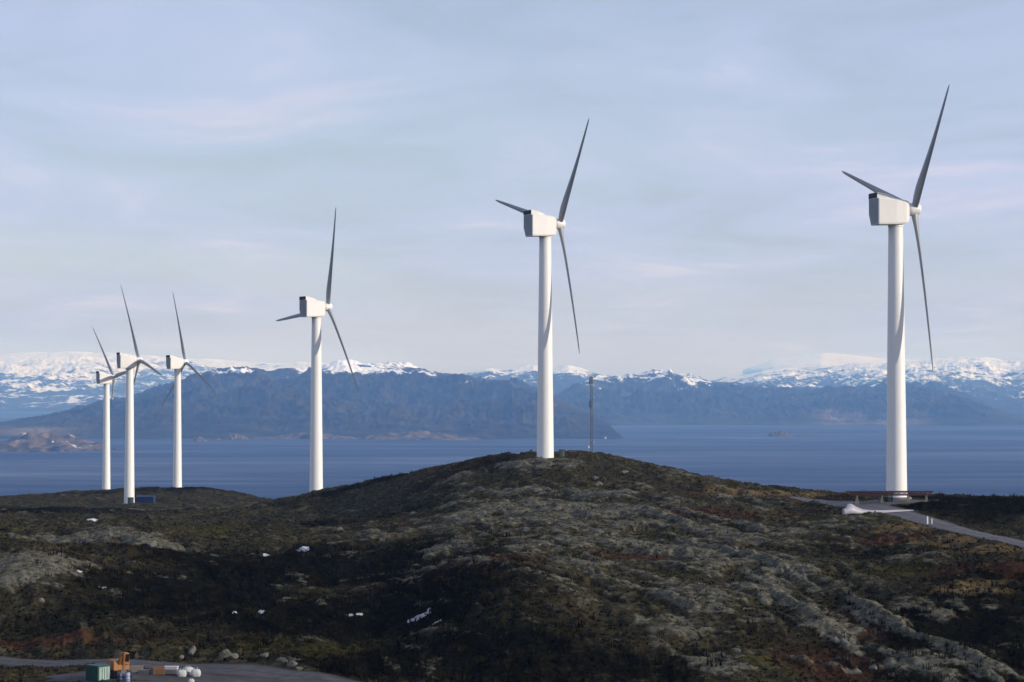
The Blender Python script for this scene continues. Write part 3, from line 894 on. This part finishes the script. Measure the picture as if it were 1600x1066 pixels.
# ------------------------------------------------------------------ small buildings at the turbine feet
def kiosk(loc, rz, dims, m, label, cat='kiosk', roofm=None, name='kiosk', group=None):
    t = empty(name, loc, rz)
    tag(t, label, cat, group)
    x, y, z = dims
    MB().box((0, 0, z / 2 - 0.25), (x, y, z + 0.5)).build('wall', m, t, bevel=0.04)
    MB().box((0, 0, z + 0.12), (x + 0.3, y + 0.3, 0.22), taper=0.94).build('roof', roofm or m, t, bevel=0.03)
    dr = MB().box((x * 0.22, -y / 2 - 0.03, z * 0.44), (x * 0.3, 0.06, z * 0.82)).build('door', M_steel, t)
    MB().box((x * 0.22 + x * 0.1, -y / 2 - 0.09, z * 0.44), (0.06, 0.08, 0.25)).build('handle', M_black, dr)
    return t
def on(px, py, d, dz=0.0):
    p = at(px, py, d)
    return (p.x, p.y, gz(p.x, p.y) + dz)
def seen(px, py):
    return tuple(hit(px, py))
kiosk(on(878, 712, 803), R(15), (1.6, 1.6, 2.3), M_dgreen, 'small dark kiosk on the summit between turbine and mast')
kiosk(on(1384, 783, 640), R(8), (3.4, 2.4, 2.4), M_dgreen, 'dark green transformer cabinet beside the rightmost tower foot', 'cabinet')
kiosk(on(204, 796, 1296), R(10), (3.4, 2.6, 3.2), M_dgreen, 'dark cabinet in front of the tower foot by the blue shed', 'cabinet')
# blue shed: long box with a ribbed skin
sh = empty('blue_shed', on(228, 791, 1302), R(-6))
tag(sh, 'long blue site shed right of a far tower foot', 'shed')
w_ = MB().box((0, 0, 1.7), (10.0, 4.0, 4.0))
for k in range(17):
    w_.box((-4.8 + k * 0.6, -2.03, 1.75), (0.22, 0.1, 3.6))
w_.build('wall', M_blue, sh)
MB().add([(-5.2, -2.3, 3.72), (5.2, -2.3, 3.72), (5.2, 2.3, 3.72), (-5.2, 2.3, 3.72), (-5.2, 0, 4.6), (5.2, 0, 4.6)], [(0, 1, 5, 4), (2, 3, 4, 5), (1, 2, 5), (3, 0, 4), (3, 2, 1, 0)]).build('roof', M_blue, sh)
MB().box((2.6, -2.11, 1.2), (1.8, 0.07, 2.6)).build('door', M_navy, sh)

# ------------------------------------------------------------------ things at the rightmost turbine
# dark red lattice boom carried on trestles in front of the tower
pb0, pb1 = at(1328, 770, 636), at(1458, 770, 636)
boom = empty('crane_boom', ((pb0.x + pb1.x) / 2, 636, pb0.z - 0.9), R(2))
tag(boom, 'long dark red steel boom resting low across the rightmost tower foot', 'crane boom')
Lb = (pb1 - pb0).length
for y in (-0.55, 0.55):
    for z in (0.25, 1.25):
        MB().tube((-Lb / 2, y, z), (Lb / 2, y, z), 0.16).build('chord', M_red, boom)
br = MB()
nbr = 16
for i in range(nbr):
    x0, x1 = -Lb / 2 + i * Lb / nbr, -Lb / 2 + (i + 1) * Lb / nbr
    for y in (-0.55, 0.55):
        br.tube((x0, y, 0.25), (x1, y, 1.25), 0.085, n=6)
        br.tube((x1, y, 0.25), (x0, y, 1.25), 0.085, n=6)
        br.tube((x0, y, 0.25), (x0, y, 1.25), 0.07, n=6)
    for z in (0.25, 1.25):
        br.tube((x0, -0.55, z), (x1, 0.55, z), 0.07, n=6)
br.build('bracing', M_red, boom)
MB().box((-Lb * 0.27, 0, 0.55), (Lb * 0.42, 0.9, 0.75)).build('side_plate', M_red, boom, bevel=0.05)
for fx in (-0.42, -0.12, 0.2, 0.42):
    wx = boom.location.x + fx * Lb
    zg = gz(wx, 636) - boom.location.z
    tr = MB()
    for y in (-0.7, 0.7):
        tr.tube((fx * Lb - 0.4, y * 1.5, zg - 0.3), (fx * Lb, y * 0.6, 0.1), 0.1, n=6)
        tr.tube((fx * Lb + 0.4, y * 1.5, zg - 0.3), (fx * Lb, y * 0.6, 0.1), 0.1, n=6)
    tr.box((fx * Lb, 0, 0.05), (0.3, 1.9, 0.2))
    tr.build('trestle', M_timber, boom)
# spare blade lying on the grass, root towards the left
s0, s1 = at(1318, 805, 600), at(1428, 812, 606)
bp = Vector((s0.x, s0.y, gz(s0.x, s0.y)))
bq = Vector((s1.x, s1.y, gz(s1.x, s1.y)))
lm = MB()
st = [(0.0, 1.7, 1.0, 0.0), (1.0, 1.8, 0.95, 0.05), (2.2, 2.9, 0.62, 0.2), (3.6, 2.9, 0.5, 0.2), (5.2, 2.1, 0.42, 0.1), (7.5, 1.35, 0.42, 0.0), (11, 0.95, 0.42, -0.05), (16, 0.75, 0.42, 0), (21, 0.6, 0.4, 0.05), (24.5, 0.4, 0.4, 0.1), (26.5, 0.15, 0.4, 0.15)]
Lq = (bq - bp).length
k = Lq / 26.5
rings = []
for r, c, th, up in st:
    a = R(62)
    ring = []
    for x, y in airfoil(c, th):
        ring.append((r * k, x * math.cos(a) - y * math.sin(a), x * math.sin(a) + y * math.cos(a)))
    zmin = min(q[2] for q in ring)
    rings.append([(q[0], q[1], q[2] - zmin + up + 0.15) for q in ring])
lm.loft(rings, True)
lb = lm.build('turbine_blade', M_wblade, None, bp, (bq - bp).to_track_quat('X', 'Z').to_euler())
tag(lb, 'white turbine blade lying on the grass below the gravel road', 'turbine blade')
def post(px, py, d, h, label):
    t = empty('marker_post', on(px, py, d), 0)
    tag(t, label, 'post', 'white marker posts by the gravel road')
    MB().tube((0, 0, -0.3), (0, 0, h), 0.22 if h > 1.6 else 0.13, 0.18 if h > 1.6 else 0.11, 10).build('shaft', M_whitebox, t)
    MB().tube((0, 0, h), (0, 0, h + 0.08), 0.24 if h > 1.6 else 0.15, 0.12, 10).build('cap', M_grey, t)
post(1449, 818, 570, 1.9, 'stout white marker post on the road verge')
post(1456, 818, 570, 1.4, 'thin white marker post just right of the stout one')

# ------------------------------------------------------------------ work yard at the bottom left
cz_ = on(153, 1060, 370)
ct = empty('container', cz_, R(-38))
tag(ct, 'green container with a pale mint end wall, on the gravel yard', 'container')
wl = MB().box((0, 0, 1.2), (3.0, 2.6, 2.4))
for k in range(8):
    wl.box((-1.3 + k * 0.37, -1.33, 1.2), (0.16, 0.08, 2.1))
wl.build('wall', M_green, ct)
MB().box((0, 0, 2.46), (3.06, 2.66, 0.1)).build('roof', M_green, ct)
MB().box((1.54, 0, 1.2), (0.07, 2.2, 2.05)).build('door', M_mint, ct)
for y in (-0.5, 0.0, 0.5):
    MB().tube((1.62, y, 0.3), (1.62, y, 2.1), 0.035, n=6).build('lock_rod', M_steel, ct)
# orange digger
ez = on(187, 1058, 372)
ex = empty('excavator', ez, R(-60))
ex.scale = (1.2, 1.2, 1.25)
tag(ex, 'orange excavator on dark tracks beside the green container', 'excavator')
for y in (-0.95, 0.95):
    tk = MB()
    prof = [(1.5 * math.cos(w) + (0.7 if math.cos(w) > 0 else -0.7) * 0, 0, 0) for w in (0,)]
    ringa = []
    for i in range(24):
        w = 2 * math.pi * i / 24
        cx = 1.05 * (1 if math.cos(w) > 0.01 else -1 if math.cos(w) < -0.01 else 0)
        ringa.append((cx + 0.42 * math.cos(w), 0.44 + 0.42 * math.sin(w)))
    tk.loft([[(a, y - 0.28, c) for a, c in ringa], [(a, y + 0.28, c) for a, c in ringa]], False)
    for i in range(18):
        tk.box((-1.3 + i * 0.153, y, 0.90), (0.07, 0.58, 0.06))
    tk.build('track', M_rubber, ex)
MB().box((0, 0, 0.7), (1.5, 1.5, 0.6)).build('undercarriage', M_navy, ex)
bd = MB().box((-0.55, 0, 1.7), (2.5, 2.3, 1.3), taper=0.94)
bd.box((-1.55, 0, 1.55), (0.6, 2.2, 1.0), taper=0.9)
bd.build('body', M_orange, ex, bevel=0.08)
cb = MB().box((0.25, 0.62, 2.55), (1.35, 0.95, 1.5), taper=0.86).build('cab', M_orange, ex, bevel=0.06)
MB().box((0.25, 0.12, 2.72), (1.0, 0.06, 0.85), taper=0.9).build('window', M_glass, cb)
MB().box((0.90, 0.62, 2.65), (0.07, 0.75, 1.0)).build('window', M_glass, cb)
MB().box((0.25, 1.10, 2.72), (1.0, 0.06, 0.85), taper=0.9).build('window', M_glass, cb)
bm_ = MB()
bm_.loft([[(0.5, -0.42, 1.5), (0.5, -0.08, 1.5), (0.3, -0.08, 1.95), (0.3, -0.42, 1.95)], [(1.5, -0.40, 3.0), (1.5, -0.10, 3.0), (1.15, -0.10, 3.35), (1.15, -0.40, 3.35)], [(2.5, -0.36, 3.3), (2.5, -0.14, 3.3), (2.4, -0.14, 3.6), (2.4, -0.36, 3.6)]], False)
bm_.build('boom', M_orange, ex, bevel=0.04)
sk = MB()
sk.loft([[(2.35, -0.36, 3.6), (2.35, -0.14, 3.6), (2.7, -0.14, 3.6), (2.7, -0.36, 3.6)], [(1.9, -0.34, 1.2), (1.9, -0.16, 1.2), (2.1, -0.16, 1.2), (2.1, -0.34, 1.2)]], False)
sk.build('stick', M_orange, ex)
bk = MB()
bk.loft([[(1.7, y, 1.25), (2.2, y, 1.2), (2.45, y, 0.85), (2.2, y, 0.45), (1.75, y, 0.35), (1.95, y, 0.75)] for y in (-0.65, 0.15)], False)
bk.build('bucket', M_steel, ex)
# drums
def drum(px, py, d, m, label):
    t = empty('drum', on(px, py, d, 0.1), 0)
    tag(t, label, 'drum', 'drums by the excavator')
    b_ = MB()
    prof = [(0.42, -0.1), (0.45, 0.0), (0.45, 0.4), (0.48, 0.45), (0.45, 0.5), (0.45, 0.9), (0.48, 0.95), (0.45, 1.0), (0.45, 1.35), (0.42, 1.4)]
    b_.loft([[(r * math.cos(2 * math.pi * i / 20), r * math.sin(2 * math.pi * i / 20), z) for i in range(20)] for r, z in prof], True)
    b_.build('body', m, t)
    MB().tube((0, 0, 1.41), (0, 0, 1.46), 0.40, n=16).build('lid', M_steel, t)
drum(187, 1062, 366, M_navy, 'navy drum in front of the excavator')
drum(199, 1061, 367, M_lblue, 'pale blue drum right of the navy drum')
# pallets, crate, slabs, bags
def pallet_stack(px, py, d, n, m, label, rz, w=2.4):
    t = empty('pallet_stack', on(px, py, d, 0.1), rz)
    tag(t, label, 'pallet stack')
    for i in range(n):
        b_ = MB()
        z = i * 0.17
        for k in range(5):
            b_.box((-w / 2 + 0.14 + k * (w - 0.28) / 4, 0, z + 0.145), (w / 5 - 0.09, 1.1, 0.03))
        for y in (-0.48, 0, 0.48):
            b_.box((0, y, z + 0.07), (w, 0.12, 0.11))
        b_.build('pallet', m, t)
pallet_stack(212, 1052, 380, 6, M_timber, 'weathered grey timber pallets piled beside the drums', R(8))
pallet_stack(226, 1053, 378, 4, M_grey, 'low pile of dusty grey pallets in the middle of the yard', R(-10), 1.8)
cr = empty('crate', on(248, 1053, 378, 0.1), R(12))
tag(cr, 'rusty orange slatted crate left of the grey slabs', 'crate')
c_ = MB()
for z in (0.1, 0.42, 0.74, 1.06):
    c_.box((0, -0.72, z + 0.1), (1.9, 0.05, 0.2)); c_.box((0, 0.72, z + 0.1), (1.9, 0.05, 0.2))
    c_.box((-0.92, 0, z + 0.1), (0.05, 1.39, 0.2)); c_.box((0.92, 0, z + 0.1), (0.05, 1.39, 0.2))
c_.build('slat', M_brown, cr)
for x in (-0.87, 0.87):
    for y in (-0.67, 0.67):
        MB().box((x, y, 0.62), (0.08, 0.08, 1.3)).build('post', M_timber, cr)
MB().box((0, 0, 0.55), (1.7, 1.25, 0.9)).build('load', M_brown, cr, bevel=0.1)
sl = empty('slab_stack', on(267, 1052, 379, 0.1), R(-4))
tag(sl, 'stack of pale grey slabs on battens left of the white bags', 'slab stack')
for i in range(5):
    MB().box((0.04 * math.sin(i * 2.1), 0.03 * math.cos(i * 3), 0.2 + i * 0.27), (2.3, 1.3, 0.21)).build('slab', M_bag if i > 2 else M_grey, sl, bevel=0.02)
    if i < 4:
        for x in (-0.8, 0.8):
            MB().box((x, 0, 0.335 + i * 0.27), (0.1, 1.25, 0.052)).build('batten', M_timber, sl)
me_bag = None
def bag(px, py, d, s, label, rz):
    b_ = MB()
    rings = []
    for z, w in ((0.0, 0.46), (0.12, 0.52), (0.45, 0.56), (0.8, 0.53), (0.98, 0.44), (1.06, 0.25), (1.08, 0.06)):
        rg = []
        for i in range(24):
            a = 2 * math.pi * i / 24
            sq = (abs(math.cos(a)) ** 4 + abs(math.sin(a)) ** 4) ** -0.25
            wob_ = 1 + 0.05 * math.sin(a * 5 + z * 6 + px)
            rg.append((s * w * sq * math.cos(a) * wob_, s * w * sq * math.sin(a) * wob_, s * z * 0.78))
        rings.append(rg)
    b_.loft(rings, True)
    t = empty('bulk_bag', on(px, py, d, 0.1), rz)
    tag(t, label, 'bulk bag', 'white bulk bags in the work yard')
    b_.build('sack', M_bag, t)
    for x in (-0.3, 0.3):
        for y in (-0.3, 0.3):
            MB().tube((x * s, y * s, 0.72 * s), (x * 0.5 * s, y * 0.6 * s, 1.0 * s), 0.03, n=5).build('lifting_loop', M_bag, t)
bag(284, 1054, 377, 1.35, 'left white bulk bag beside the grey slabs', 0.2)
bag(294, 1052, 380, 1.55, 'tallest white bulk bag at the back of the group', 0.5)
bag(306, 1053, 378, 1.45, 'rightmost white bulk bag on the gravel', 0.1)
bag(299, 1060, 369, 0.85, 'small white bulk bag lowest in front of the group', 0.3)

# ------------------------------------------------------------------ boulders
def boulder_mesh(seed, m):
    n, k = 22, 12
    vs = []
    r_ = np.random.default_rng(seed)
    ax = r_.normal(size=(9, 3)); ax /= np.linalg.norm(ax, axis=1)[:, None]
    off = r_.uniform(0.36, 0.85, 9)
    for j in range(k + 1):
        th = math.pi * j / k
        for i in range(n):
            ph_ = 2 * math.pi * i / n
            v_ = np.array([math.sin(th) * math.cos(ph_), math.sin(th) * math.sin(ph_), math.cos(th)])
            d_ = ax @ v_
            rad = min(1.0, float(np.min(np.where(d_ > 0.05, off / np.maximum(d_, 0.05), 9))))
            rad *= 1 + 0.06 * math.sin(5 * ph_ + 3 * th + seed)
            vs.append(v_ * rad)
    fs = [(j * n + i, j * n + (i + 1) % n, (j + 1) * n + (i + 1) % n, (j + 1) * n + i) for j in range(k) for i in range(n)]
    me = mesh_np('boulder', np.array(vs), np.array(fs)[:, ::-1], m, False)
    return me
M_bould = paint('lichen_boulder', (0.13, 0.127, 0.110), 0.95, 0.6, scale=2.6, dirt=(0.10, 0.10, 0.085), bump=0.6)
M_bpale = paint('pale_boulder', (0.145, 0.132, 0.118), 0.95, 0.55, scale=2.2, dirt=(0.20, 0.17, 0.15), bump=0.6)
bm_grey = [boulder_mesh(s, M_bould) for s in (1, 2, 3, 4, 5)]
bm_pale = [boulder_mesh(s, M_bpale) for s in (6, 7, 8)]
BS = [  # photo position, distance, size, mesh, label
 (300,1018,402,(1.6,1.1,1.35),bm_pale[0],'large pale pinkish boulder above the track, left of the rock pile'),
 (283,1026,398,(0.8,0.7,0.6),bm_pale[1],'small pale stone at the left foot of the pinkish boulder'),
 (353,1016,402,(1.0,0.8,0.9),bm_pale[2],'pale upright boulder at the left end of the rock pile by the track'),
 (366,1025,398,(0.9,0.8,0.8),bm_pale[1],'rounded pale stone below the upright boulder'),
 (414,1023,398,(1.1,0.9,0.7),bm_grey[0],'grey boulder in the middle of the rock pile by the track'),
 (440,1029,395,(1.5,0.9,0.6),bm_grey[1],'long flat grey boulder in the rock pile by the track'),
 (456,1037,391,(1.0,0.8,0.7),bm_pale[0],'pale boulder near the right end of the rock pile'),
 (467,1043,388,(0.9,0.7,0.5),bm_grey[2],'last low boulder where the rock pile meets the track'),
 (888,787,655,(0.75,0.6,0.95),bm_pale[2],'small bright upright stone on the upper hill, below the summit turbine'),
 (838,764,712,(1.8,1.4,1.3),bm_grey[3],'broad grey boulder on the slope under the summit turbine'),
 (870,794,640,(1.5,1.1,1.1),bm_grey[4],'grey boulder just left of the bright upright stone'),
 (976,737,760,(1.9,1.3,1.0),bm_pale[1],'pale flat boulder below the mast'),
 (934,828,572,(1.7,1.2,1.0),bm_grey[1],'wide grey boulder halfway down the rocky spur'),
 (930,745,745,(1.6,1.2,1.1),bm_grey[2],'grey block left of the pale boulder below the mast'),
 (935,755,725,(1.5,1.1,1.0),bm_pale[0],'pale block below the grey block on the upper slope'),
 (788,833,575,(0.7,0.6,0.7),bm_pale[2],'small pale stone on the left flank of the spur'),
 (65,936,455,(0.8,0.7,0.6),bm_pale[1],'pale stone at the foot of the left knoll'),
 (1320,1006,405,(1.2,1.0,1.3),bm_grey[0],'angular grey boulder at the end of the rock rib, lower right'),
 (1307,1000,408,(1.3,1.0,1.0),bm_grey[4],'squat grey boulder left of the angular one, lower right'),
 (1365,1042,393,(1.1,0.9,0.7),bm_pale[0],'bluish pale boulder near the bottom edge, right'),
 (1150,1014,402,(0.9,0.8,0.7),bm_grey[3],'lone grey boulder low on the front slope'),
 (530,824,720,(1.1,0.9,0.8),bm_grey[1],'lone grey boulder on the dark left slope'),
 (172,834,600,(1.5,1.1,1.1),bm_pale[2],'pale boulder on top of the left rock band'),
 (238,850,576,(1.9,1.4,1.3),bm_pale[0],'pale boulder at the right tip of the left rock band'),
]
for px, py, d, s, me, lab in BS:
    x, y, z = seen(px, py + 4)
    o = link('boulder', me, None, (x, y, z + s[2] * 0.12), (0, 0, random.uniform(0, 6)))
    o.scale = s
    tag(o, lab, 'boulder', 'boulders on the hill')

# ------------------------------------------------------------------ last snow in the hollows
def snow_patch(px, py, d, wx, wy, seed, label):
    c = Vector(seen(px, py))
    n, m = 40, 24
    gx, gy = np.meshgrid(np.linspace(-1, 1, n), np.linspace(-1, 1, m))
    X_, Y_ = c.x + gx.ravel() * wx, c.y + gy.ravel() * wy
    e = np.hypot(gx, gy).ravel() + 1.25 * fbm(X_ / wx * 1.3, Y_ / wy * 1.3, 5, seed)
    h = np.clip(1.0 - e, -0.6, 0.5)
    z = terrain_z(X_, Y_) + np.where(h > 0, 0.07 + 0.22 * h, 0.07 + h * 1.2)
    o = link('snow_patch', mesh_np('snow_patch', np.c_[X_, Y_, z], grid_faces(m, n), M_snow))
    tag(o, label, 'snow patch', 'old snow patches in the dark hollow')
SN = [(416,867,552,0.8,1.2,1,'small snow patch on the dark slope, left of the double patch'),
 (472,857,560,1.7,2.0,2,'broken double snow patch high in the dark hollow'),
 (478,861,552,0.9,1.2,7,'bright snow patch at the lower right of the double patch'),
 (408,957,462,0.7,0.9,3,'little snow patch in the middle of the dark hollow'),
 (367,957,462,0.5,0.8,9,'tiny faint snow patch left of the little one'),
 (546,963,452,1.0,0.9,4,'left short snow strip under the dark bank'),
 (562,961,455,0.7,0.7,10,'second short snow strip under the dark bank'),
 (655,965,448,2.3,1.3,5,'longest snow patch, below the spur at the right of the hollow'),
 (682,973,440,1.1,0.8,6,'thin snow patch at the right end of the longest one'),
 (124,894,482,0.6,0.9,8,'small bright snow patch beside the left knoll'),
 (160,919,474,0.8,0.8,11,'dull snow patch on the dark grass right of the left knoll'),
 (146,812,800,1.6,5.0,12,'small pale snow patch on the far left moor')]
for a in SN:
    snow_patch(*a)

# ------------------------------------------------------------------ heather and scrub: nobody could count it
def cover_material(name, mul=1.0):
    m, t, b = mat(name)
    a = attr(t, 'tint')
    c = ramp(t, a, [(0.0, (0.004 * mul, 0.004 * mul, 0.003 * mul)), (0.32, (0.028 * mul, 0.024 * mul, 0.013 * mul)), (0.55, (0.060 * mul, 0.052 * mul, 0.028 * mul)), (0.78, (0.09 * mul, 0.085 * mul, 0.058 * mul)), (1.0, (0.10 * mul, 0.045 * mul, 0.027 * mul))])  # first stop is near black and carries the painted shade of the hollows
    lk(t, c, b.inputs['Base Color'])
    b.inputs['Roughness'].default_value = 0.95
    b.inputs['Specular IOR Level'].default_value = 0.0
    return m
def tufts(name, label, X0, Y0, h, tint, blades, wide, mt, spread):
    n = len(X0)
    Z0 = terrain_z(X0, Y0) - 0.05
    nb = n * blades
    bx, by, bz, bh = (np.repeat(a, blades) for a in (X0, Y0, Z0, h))
    az = rng.uniform(0, 2 * np.pi, nb)
    tl = rng.uniform(0.1, 1.0, nb) * spread
    hh = bh * rng.uniform(0.55, 1.0, nb)
    r0 = bh * 0.45 * np.sqrt(rng.uniform(0, 1, nb))
    ox, oy = bx + np.cos(az) * r0, by + np.sin(az) * r0
    wd = hh * wide * rng.uniform(0.6, 1.3, nb)
    fa = az + rng.normal(0, 1.2, nb)
    px_, py_ = -np.sin(fa) * wd, np.cos(fa) * wd
    tx, ty = ox + np.cos(az) * tl * hh, oy + np.sin(az) * tl * hh
    V = np.empty((nb, 3, 3))
    V[:, 0] = np.c_[ox - px_, oy - py_, bz]
    V[:, 1] = np.c_[ox + px_, oy + py_, bz]
    V[:, 2] = np.c_[tx, ty, bz + hh]
    F_ = np.arange(nb * 3).reshape(nb, 3)
    tn = np.repeat(np.clip(np.repeat(tint, blades) + rng.normal(0, 0.07, nb), 0, 1), 3)
    o = link(name, mesh_np(name, V.reshape(-1, 3), F_, mt, False, {'tint': tn}))
    tag(o, label, kind='stuff')
    return o
def scatter(n, y0, y1, key, power=1.0):
    yy = np.exp(rng.uniform(np.log(y0), np.log(y1), n))
    xx = rng.uniform(-0.245, 0.245, n) * yy
    _, rk, fl, rd = terrain_z(xx, yy, True)
    mk = masks(xx, yy, rk, fl, rd)
    p = key(mk) * (1 - np.maximum(fl, rd) ** 3)
    ok = rng.uniform(0, 1, n) < p
    return xx[ok], yy[ok], {k_: v_[ok] for k_, v_ in mk.items()}
M_cover = cover_material('heather_leaves', 0.8)
xx, yy, mk = scatter(95000, 335, 960, lambda m: np.clip(1.05 - 1.2 * m['rock'], 0.15, 1))
tint = np.clip(0.36 + rng.normal(0, 0.16, len(xx)) + 0.35 * (mk['olive'] - 0.2) - 0.55 * (mk['shaded_scrub'] - 0.16), 0, 0.8)  # tufts darken in the hollows, shade set into the tint
tint = np.where(mk['rock'] > 0.42, np.clip(0.66 + rng.normal(0, 0.14, len(xx)), 0.3, 0.84), tint)
tint = np.where(rng.uniform(0, 1, len(xx)) < (mk['rust'] - 0.3) * 1.6, 0.98, tint)
tufts('heather', 'low heather and grass over the hill', xx, yy, rng.uniform(0.22, 0.6, len(xx)), tint, 8, 0.35, M_cover, 0.6)
xx, yy, mk = scatter(26000, 335, 950, lambda m: np.clip((m['shaded_scrub'] - 0.36) * 1.3, 0, 1))
tufts('shaded_scrub', 'leafless shrubs in the hollows, coloured dark with their shade', xx, yy, rng.uniform(0.7, 1.7, len(xx)), np.clip(0.10 + rng.normal(0, 0.12, len(xx)), 0, 0.6), 16, 0.07, M_cover, 0.45)

# ------------------------------------------------------------------ white houses on the far shores
def house(px, src, w, label, rz=0.3):
    cols, dsh = SHORE[src]
    d = float(np.interp(px, cols, dsh))
    t = empty('house', ((px - 800) / FPX * d, d, SEA_Z + 8), rz)
    tag(t, label, 'house', 'white houses on the far shore')
    h = w * 0.55
    MB().box((0, 0, h / 2 - 5), (w, w * 0.7, h + 10)).build('wall', M_house, t)
    MB().add([(-w * .54, -w * .4, h), (w * .54, -w * .4, h), (w * .54, w * .4, h), (-w * .54, w * .4, h), (-w * .54, 0, h * 1.6), (w * .54, 0, h * 1.6)], [(0, 1, 5, 4), (2, 3, 4, 5), (1, 2, 5), (3, 0, 4), (3, 2, 1, 0)]).build('roof', M_roof, t)
house(1287, 'far_shore_mountain', 14, 'tiny white house on the far shore below the brown slope')
house(1371, 'far_shore_mountain', 13, 'tiny white house on the far shore just left of the rightmost tower', 0.5)
house(1448, 'far_shore_mountain', 15, 'tiny white house on the far shore right of the rightmost tower', 0.1)
house(1509, 'far_shore_mountain', 14, 'rightmost tiny white house, near the end of the far headland', 0.4)
house(946, 'mountain', 13, 'tiny white house at the tip of the dark headland right of the mast', 0.2)

# ------------------------------------------------------------------ air
hz = MB()
hz.box((0, 58000, 724.5), (170000, 122000, 1851.0))
hm = bpy.data.materials.new('haze_air')
hm.use_nodes = True
ht = hm.node_tree
ht.nodes.clear()
pv = N(ht, 'ShaderNodeVolumePrincipled')
pv.inputs['Color'].default_value = (0.23, 0.48, 1.0, 1)
pv.inputs['Density'].default_value = 2.9e-5
pv.inputs['Absorption Color'].default_value = (1, 1, 1, 1)
pv.inputs['Density Attribute'].default_value = ''
pv.inputs['Anisotropy'].default_value = 0.0
ho = N(ht, 'ShaderNodeOutputMaterial')
lk(ht, pv.outputs[0], ho.inputs['Volume'])
hzo = hz.build('haze', hm)
tag(hzo, kind='stuff', label='thin blue air haze over the fjord')
